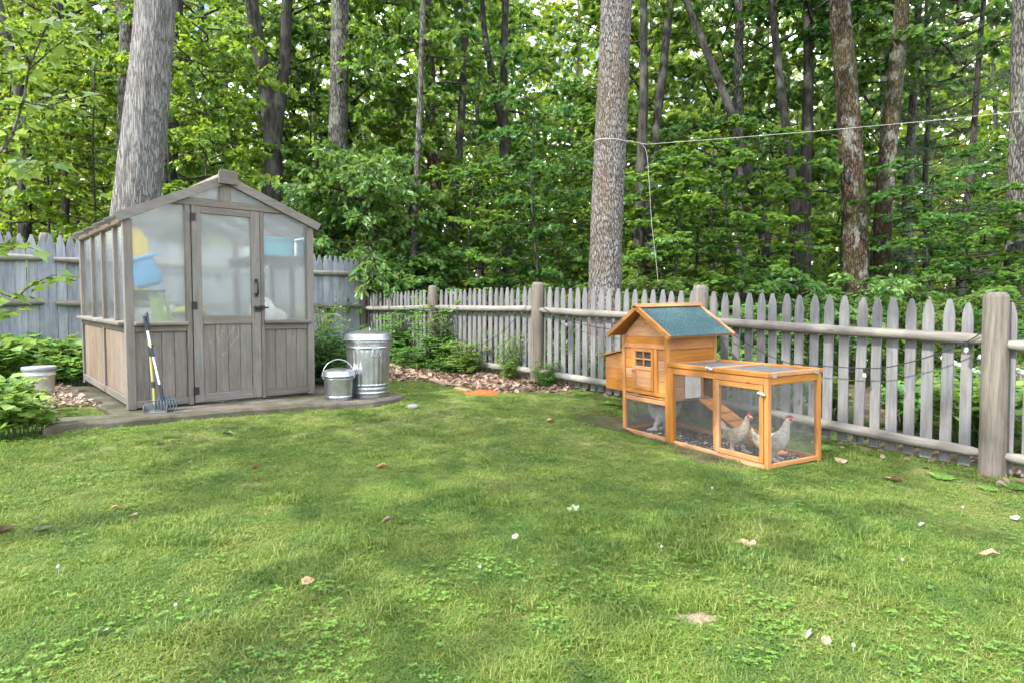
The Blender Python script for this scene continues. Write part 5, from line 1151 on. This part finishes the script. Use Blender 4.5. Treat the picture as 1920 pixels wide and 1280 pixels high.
for k in range(16):
    s_ = -.9+k*.62; plant('leafy herb pressing against the back of the picket fence', 'plant', fence_pt(s_, rnd.uniform(.85,1.4)), rnd.uniform(.8,1.2), k, 'leafy herbs behind the picket fence', hz=1.1)
# pine boughs at right
def pine_crown(seed, h0, h1, rad, nb):
    r = np.random.RandomState(seed); mb = MB(); P, D, Nn = [], [], []
    for b in range(nb):
        u = (b+r.rand())/nb; z0 = h0+(h1-h0)*u; az = b*2.4+r.uniform(-.4,.4); ln = rad*(1-.6*u)*r.uniform(.6,1.1); d = np.array([math.cos(az),math.sin(az),.12]); sd = np.array([-math.sin(az),math.cos(az),0])
        mb.tube([(0,0,z0), tuple(np.array([0,0,z0])+d*ln)], [.02,.004], 4, False)
        for k in range(12):
            t = .3+.7*(k+r.rand())/12; c = np.array([0,0,z0])+d*ln*t; a = r.uniform(.4,1.)*(1 if k%2 else -1); td = d*math.cos(a)+sd*math.sin(a); tl = .35*ln*(1.15-t)+.12
            for q in range(5):
                cc = c+td*tl*(q+1)/5; nn = 15; dirs = td*1.1+r.normal(0,.75,(nn,3)); P.append(np.repeat(cc[None],nn,0)); D.append(dirs); Nn.append(r.normal(0,1,(nn,3)))
    P, D, Nn = map(np.concatenate, (P,D,Nn)); V, F = leaves(P, D, Nn, r.uniform(.08,.13,len(P)), 'needle'); return np_mesh('needles', V, F, MAT['needle']), mb.mesh('pine_branchwork', MAT['bark_pine'])
SHAPES['needle'] = ([(0,.03,0),(.6,.035,0),(1,0,0),(.4,-.035,0)], [(0,1,2,3)])
pc = pine_crown(9, .8, 8.5, 2.3, 44)
for lab, px, Y, s, hz in (('soft dark pine with hazy needles at right behind the fence', 1790, 13.5, 1.0, 1.0),('smaller pine left of the soft dark pine at right', 1730, 16.5, .9, 1.1),('pine with sparse needles left of the woods centre', 850, 17.0, .75, 1.2)):
    x = (px-960)/FPX*Y; root = thing('pine', lab, 'pine tree', (x, Y, G(x, Y)), (0,0,rnd.uniform(0,6)))
    link('needles', pc[0], root, scale=(s,s,s*hz)); link('branchwork', pc[1], root, scale=(s,s,s*hz)); link('trunk', TRUNKV[1][0], root, scale=(.7,.7,.5*hz))
# maple sapling reaching in from the left
SAPM = leafmat('sapling_leaf', [(.07,.16,.03),(.11,.22,.04),(.16,.27,.06),(.22,.32,.10)], .42, (.42,.55,.08), rough=.35)
def sapling():
    Y = 4.0; base = at(-110, 700, 4.2); base.z = G(base.x, base.y); root = thing('maple_sapling', 'young maple with big bright leaves reaching in at the left edge', 'sapling', base); r = np.random.RandomState(77)
    stems = [([(-110,700,4.2),(-90,480,4.1),(-40,330,4.0),(20,262,3.9),(44,190,3.85),(56,120,3.85),(92,40,3.9),(110,-40,4.0)], .013), ([(-80,440,4.1),(-20,420,4.0),(30,310,3.9),(60,318,3.8),(120,290,3.75)], .006), ([(44,190,3.85),(90,200,3.7),(150,180,3.6),(205,172,3.55)], .006), ([(56,130,3.85),(100,90,3.7),(140,62,3.6),(165,40,3.55)], .005), ([(-85,470,4.1),(-30,540,3.9),(30,560,3.8),(58,535,3.75),(100,516,3.7),(150,520,3.6)], .006), ([(-90,500,4.1),(-40,590,3.9),(10,585,3.8),(30,580,3.8)], .005), ([(20,262,3.9),(60,200,4.1),(100,180,4.2),(180,190,4.3)], .005), ([(-60,380,4.0),(-20,330,3.8),(20,300,3.7),(60,300,3.6)], .005), ([(56,120,3.85),(30,70,3.7),(0,40,3.6),(-20,10,3.5)], .005), ([(-85,450,4.1),(-10,470,3.7),(20,450,3.6),(70,470,3.5)], .005),([(92,40,3.9),(60,10,3.7),(90,-30,3.6)],.004)]
    P, D, Nn = [], [], []; mb = MB()
    for i, (pts, rad) in enumerate(stems):
        W3 = [at(*q)-base for q in pts]; mb.tube(W3, [rad*(1-.7*k/(len(W3)-1)) for k in range(len(W3))], 6)
        for k in range(len(W3)-1):
            a, b = W3[k], W3[k+1]
            if i == 0 and k < 3: continue
            for j in range(5 if i else 4):
                t = r.rand(); c = a.lerp(b, t); az = r.uniform(0,6.28); d = Vector((math.cos(az), math.sin(az), r.uniform(-.7,.1))).normalized(); e = c + d*r.uniform(.02,.06); mb.tube([c, e], [.0018,.0012], 3, False)
                P.append(e); D.append(d); Nn.append(Vector((r.normal(0,.45), r.normal(-.25,.4), 1)))
    V, F = leaves(np.array(P), np.array(D), np.array(Nn), r.uniform(.065,.115,len(P)), 'maple')
    link('foliage', np_mesh('foliage', V, F, SAPM), root); mb.build('stem', MAT['bark_grey'], root)
sapling()

# ------------------------------------------------------------------ cords, rope, timbers and other small things
cordt = thing('string_lights', 'black string of clear garden bulbs swagged along the picket fence', 'string lights', fence_pt(0))
def on_fence(px, py, off=-.055):
    d = ray(px, py); o = FA + FN*off; t = (o.x*FN.x+o.y*FN.y)/(d.x*FN.x+d.y*FN.y); return Vector((d.x*t, d.y*t, CAM_H+d.z*t))
def smooth_path(p, k=6):
    out_ = []
    for i in range(len(p)-1):
        a, b, c, d = p[max(0,i-1)], p[i], p[i+1], p[min(len(p)-1,i+2)]
        for j in range(k):
            t = j/k; out_.append(.5*((2*b)+(c-a)*t+(2*a-5*b+4*c-d)*t*t+(3*b-a-3*c+d)*t**3))
    return out_+[p[-1]]
c0 = fence_pt(0); glassm = N('bulb_glass'); MAT['bulb'] = glassm.done(glassm.bsdf((.9,.9,.9,1), .05, spec=.5, Transmission_Weight=.8, IOR=1.3))
for seg in ([(1836,627),(1812,641),(1760,662),(1700,680),(1640,690),(1545,686)], [(1545,686),(1500,683),(1465,676),(1420,655),(1375,628),(1340,612)], [(1165,620),(1110,612),(1062,600),(1035,588),(1012,572)], [(988,573),(968,595),(945,620),(915,640),(888,650),(865,640),(845,620),(825,596),(812,580)]):
    MB().tube(smooth_path([on_fence(x, y)-c0 for x, y in seg]), .0042, 6).build('cord', MAT['cord'], cordt)
for x, y in ((1812,641),(1621,690),(1465,676),(1062,600),(887,650)):
    p = on_fence(x, y)-c0; q = MB().tube([p+Vector((0,0,.004)), p-Vector((0,0,.035))], .012, 8).build('socket', MAT['cord'], cordt)
    m = MB(); m.lathe([(.007,-.035),(.015,-.05),(.017,-.063),(.011,-.077),(.002,-.082)], 10); m.v = [(a+p.x,b+p.y,c+p.z) for a,b,c in m.v]; m.build('bulb', MAT['bulb'], q)
# rope round the oak
oc = at(1143,270,8.75); rp_ = thing('clothes_line', 'white rope tied round the stout oak and running off to the right', 'rope', oc)
m = MB(); m.tube([Vector((.255*math.cos(a), .255*math.sin(a), .01*math.sin(2*a))) for a in [k*math.pi/14 for k in range(29)]], .004, 6); m.build('loop', MAT['rope'], rp_)
e = at(2330,160,8.0)-oc; a = Vector((.20,-.17,0)); b = at(1212,271,8.5)-oc
MB().tube([a, b] + [b.lerp(e, t)-Vector((0,0,.06*math.sin(math.pi*t))) for t in (.15,.3,.5,.7,.85,1)], .0024, 6).build('line', MAT['rope'], rp_)
MB().tube(smooth_path([at(x, y, 8.5)-oc for x, y in ((1200,268),(1212,285),(1217,340),(1222,420),(1229,480),(1234,528))], 4), .002, 6).build('loose_end', MAT['rope'], rp_)
q = oc+e; rt = thing('rope_tree', 'slim tree out to the right that holds the far end of the rope', 'tree', (q.x, q.y+.14, G(q.x, q.y))); link('trunk', TRUNKV[2][1], rt, scale=(1.05,1.05,.6)); c_, b_ = LOW[1][1]; link('crown', c_, rt, (0,0,3.5), scale=(.8,.8,.8)); link('branchwork', b_, rt, (0,0,3.5), scale=(.8,.8,.8))
# landscape timbers
for lab, p0, p1 in (('short tan timber half buried behind the trash can', (730,686), (778,702)), ('short tan timber in the leaf litter right of the trash can', (790,708), (832,724)), ('tan board end showing at the lawn edge in the litter', (856,731), (880,737))):
    a, b = on_ground(*p0), on_ground(*p1); L_ = (b-a).length; t = math.atan2(b.y-a.y, b.x-a.x)
    tag(MB().bbox((-L_/2,-.045,-.05), (L_/2,.045,.042), .008).build('landscape_timber', MAT['tan'], None, loc=(a+b)/2, rot=(0,.02,t)), lab, 'timber')
# orange cloth
def crumple(n, s, seed, mat):
    g = np.linspace(-1,1,n); X, Y = np.meshgrid(g, g); Z = .55*vnoise(X*2.2+9+seed,Y*2.2+9,3.)+.3*vnoise(X*5+9,Y*5+9+seed,5.); Rr = np.hypot(X,Y)*(1+.3*(vnoise(X*2+3,Y*2+3,seed)-.5)); Z = np.maximum(0,(Z-.1))*np.clip(1.15-Rr,0,1)
    i = (np.arange(n-1)[None,:]+n*np.arange(n-1)[:,None]).ravel(); Z = np.where(Rr > 1.0, -.15, Z)
    return np_mesh('cloth', np.stack([X*s*1.2,Y*s*.8,Z*s*.9],-1).reshape(-1,3), np.stack([i,i+1,i+n+1,i+n],-1), mat, True)
p = on_ground(903,738); o = link('cloth', crumple(34, .17, 2, plain('orange_cloth', (.42,.075,.016), .85)), None, p); tag(o, 'crumpled orange cloth lying on the leaf litter by the fence', 'cloth')
# stones in the grass
def stone(label, px, py, s, seed):
    m = lump(s, s*.8, s*.5, seed, 14); o = m.build('stone', plain('grey_stone', (.16,.155,.145), .9, bstr=.5), None, loc=on_ground(px, py)-Vector((0,0,s*.05))); tag(o, label, 'stone')
stone('small grey stone in the grass right of the concrete pad', 774, 766, .06, 3)
# junk beyond the fence at right: brown panel and pale poles
p = at(1900,700,6.3); g0 = G(p.x, p.y); o = MB().bbox((-.5,-.05,0), (.5,.05,.62), .01).build('brown_panel', plain('rusty_brown', (.13,.06,.035), .7, nscale=5, noise=.35), None, loc=(p.x+.42, 6.3, g0), rot=(0,0,-.35)); tag(o, 'brown board standing beyond the fence at the right edge', 'board')
for lab, a, b in (('pale pole lying aslant beyond the right pickets', (1765,670,6.2), (1935,738,5.6)), ('second pale pole just above the slanting one beyond the right post', (1835,668,6.0), (1930,702,5.7))):
    a, b = at(*a), at(*b); d = b-a; o = MB().tube([Vector((0,0,0)), d], .022, 8).build('pole', plain('pale_grey_paint', (.55,.57,.60), .6), None, loc=a); tag(o, lab, 'pole')
    # props that carry the pole
    for k, q in enumerate((.15,.85)):
        c = d*q; gq = G(a.x+c.x, a.y+c.y); MB().tube([c-Vector((0,0,.02)), Vector((c.x,c.y,gq-a.z-.05))], .016, 6).build('leg', MAT['fence_z'], o)
# fallen leaves on the lawn, one by one
def fallen(label, px, py, size, mat, shape='maple', rz=0.0, tilt=.35):
    size *= .78; V, F = leaves(np.array([[-size*.5,0,0]]), np.array([[1,0,.08]]), np.array([[0,.12,1.]]), size, shape); V[:,2] += .25*np.abs(V[:,1]) + .012*np.sin(V[:,0]*60)
    p = on_ground(px, py); o = link('fallen_leaf', np_mesh('leaf', np.r_[V, V-np.array([0,0,.0012])], np.r_[F, F[:,::-1]+len(V)], mat), None, p+Vector((0,0,.024)), (rnd.uniform(-tilt,tilt), rnd.uniform(-tilt,tilt), rz)); tag(o, label, 'leaf', 'fallen leaves on the lawn')
tanl = plain('tan_leaf', (.29,.185,.11), .75); pinkl = plain('pink_brown_leaf', (.27,.185,.14), .75); paleg = plain('pale_green_leaf', (.29,.36,.22), .7); rustl = plain('rust_leaf', (.30,.13,.06), .8); whitel = plain('bleached_leaf', (.33,.305,.255), .75)
for lab, x, y, s, mt, sh, rz in (('tan folded leaf on the lawn at lower left of centre', 578,1100,.075,tanl,'broad',1.2),('pale pink curled leaf in the middle of the lawn', 728,982,.10,pinkl,'broad',.6),('brown lobed leaf at the left edge of the lawn', 14,1000,.125,pinkl,'maple',.4),('pale green leaf lying right of the brown lobed leaf', 84,999,.10,paleg,'maple',.1),('pale green leaf upright on the lawn right of the middle', 1075,960,.085,paleg,'maple',1.5),('small white leaf near the middle of the lawn', 966,1014,.05,whitel,'broad',1.7),('pale pointed leaf on the lawn below the coop', 1396,1027,.075,tanl,'broad',2.8),('second pointed leaf just right of the pale pointed one', 1412,1027,.05,pinkl,'broad',.9),('narrow tan leaf at the right edge of the lawn', 1852,1047,.12,tanl,'ovate',-.5),('bleached leaf at the far right of the lawn', 1902,978,.07,whitel,'broad',1.2),('rust-coloured leaf on the lawn left of centre', 482,880,.08,rustl,'broad',.2),('pale green leaf near the pad at left of the lawn', 428,816,.13,paleg,'maple',.0),('pale leaf below the concrete pad at left', 300,834,.07,whitel,'broad',.8),('rust leaf on the lawn beyond the middle', 715,879,.10,rustl,'ovate',.1),('tan leaf on the lawn left of the coop', 1034,792,.11,tanl,'maple',.3),('small bleached leaf on the left of the lawn', 250,975,.06,tanl,'broad',.1),('tiny rust leaf high on the left of the lawn', 215,958,.045,rustl,'broad',.5),('pale leaf on the lawn below and right of the coop', 1728,990,.04,whitel,'broad',.1),('bleached scrap of leaf at the bottom right of the lawn', 1516,1198,.05,whitel,'maple',.4),('pink leaf scrap at the bottom right beside the bleached scrap', 1549,1212,.05,pinkl,'broad',1.4),('tan leaf lying at the foot of the right pickets', 1680,905,.16,tanl,'maple',.3),('rust leaf lying below the right end of the coop', 1575,868,.11,pinkl,'maple',1.2),('small white leaf at the lower left of the lawn', 197,1195,.032,whitel,'broad',.2)):
    fallen(lab, x, y, s, mt, sh, rz)
# white clover heads
cm_ = MB(); cm_.lathe([(.001,.030),(.005,.032),(.0068,.037),(.005,.043),(.001,.045)], 8); cm_.tube([(0,0,0),(0,0,.032)], .0012, 4); cme = cm_.mesh('clover_flower', plain('clover_white', (.36,.35,.32), .8))
for x, y in ((1335,926),(1692,1060),(1600,1228),(110,1080),(330,1150),(1240,1040),(900,1075),(1805,960)):
    o = link('clover_flower', cme, None, on_ground(x, y), (0,0,rnd.uniform(0,6)), (1,1,rnd.uniform(.8,1.15))); tag(o, 'small round white clover flower standing in the lawn', 'flower', 'white clover flowers in the lawn')
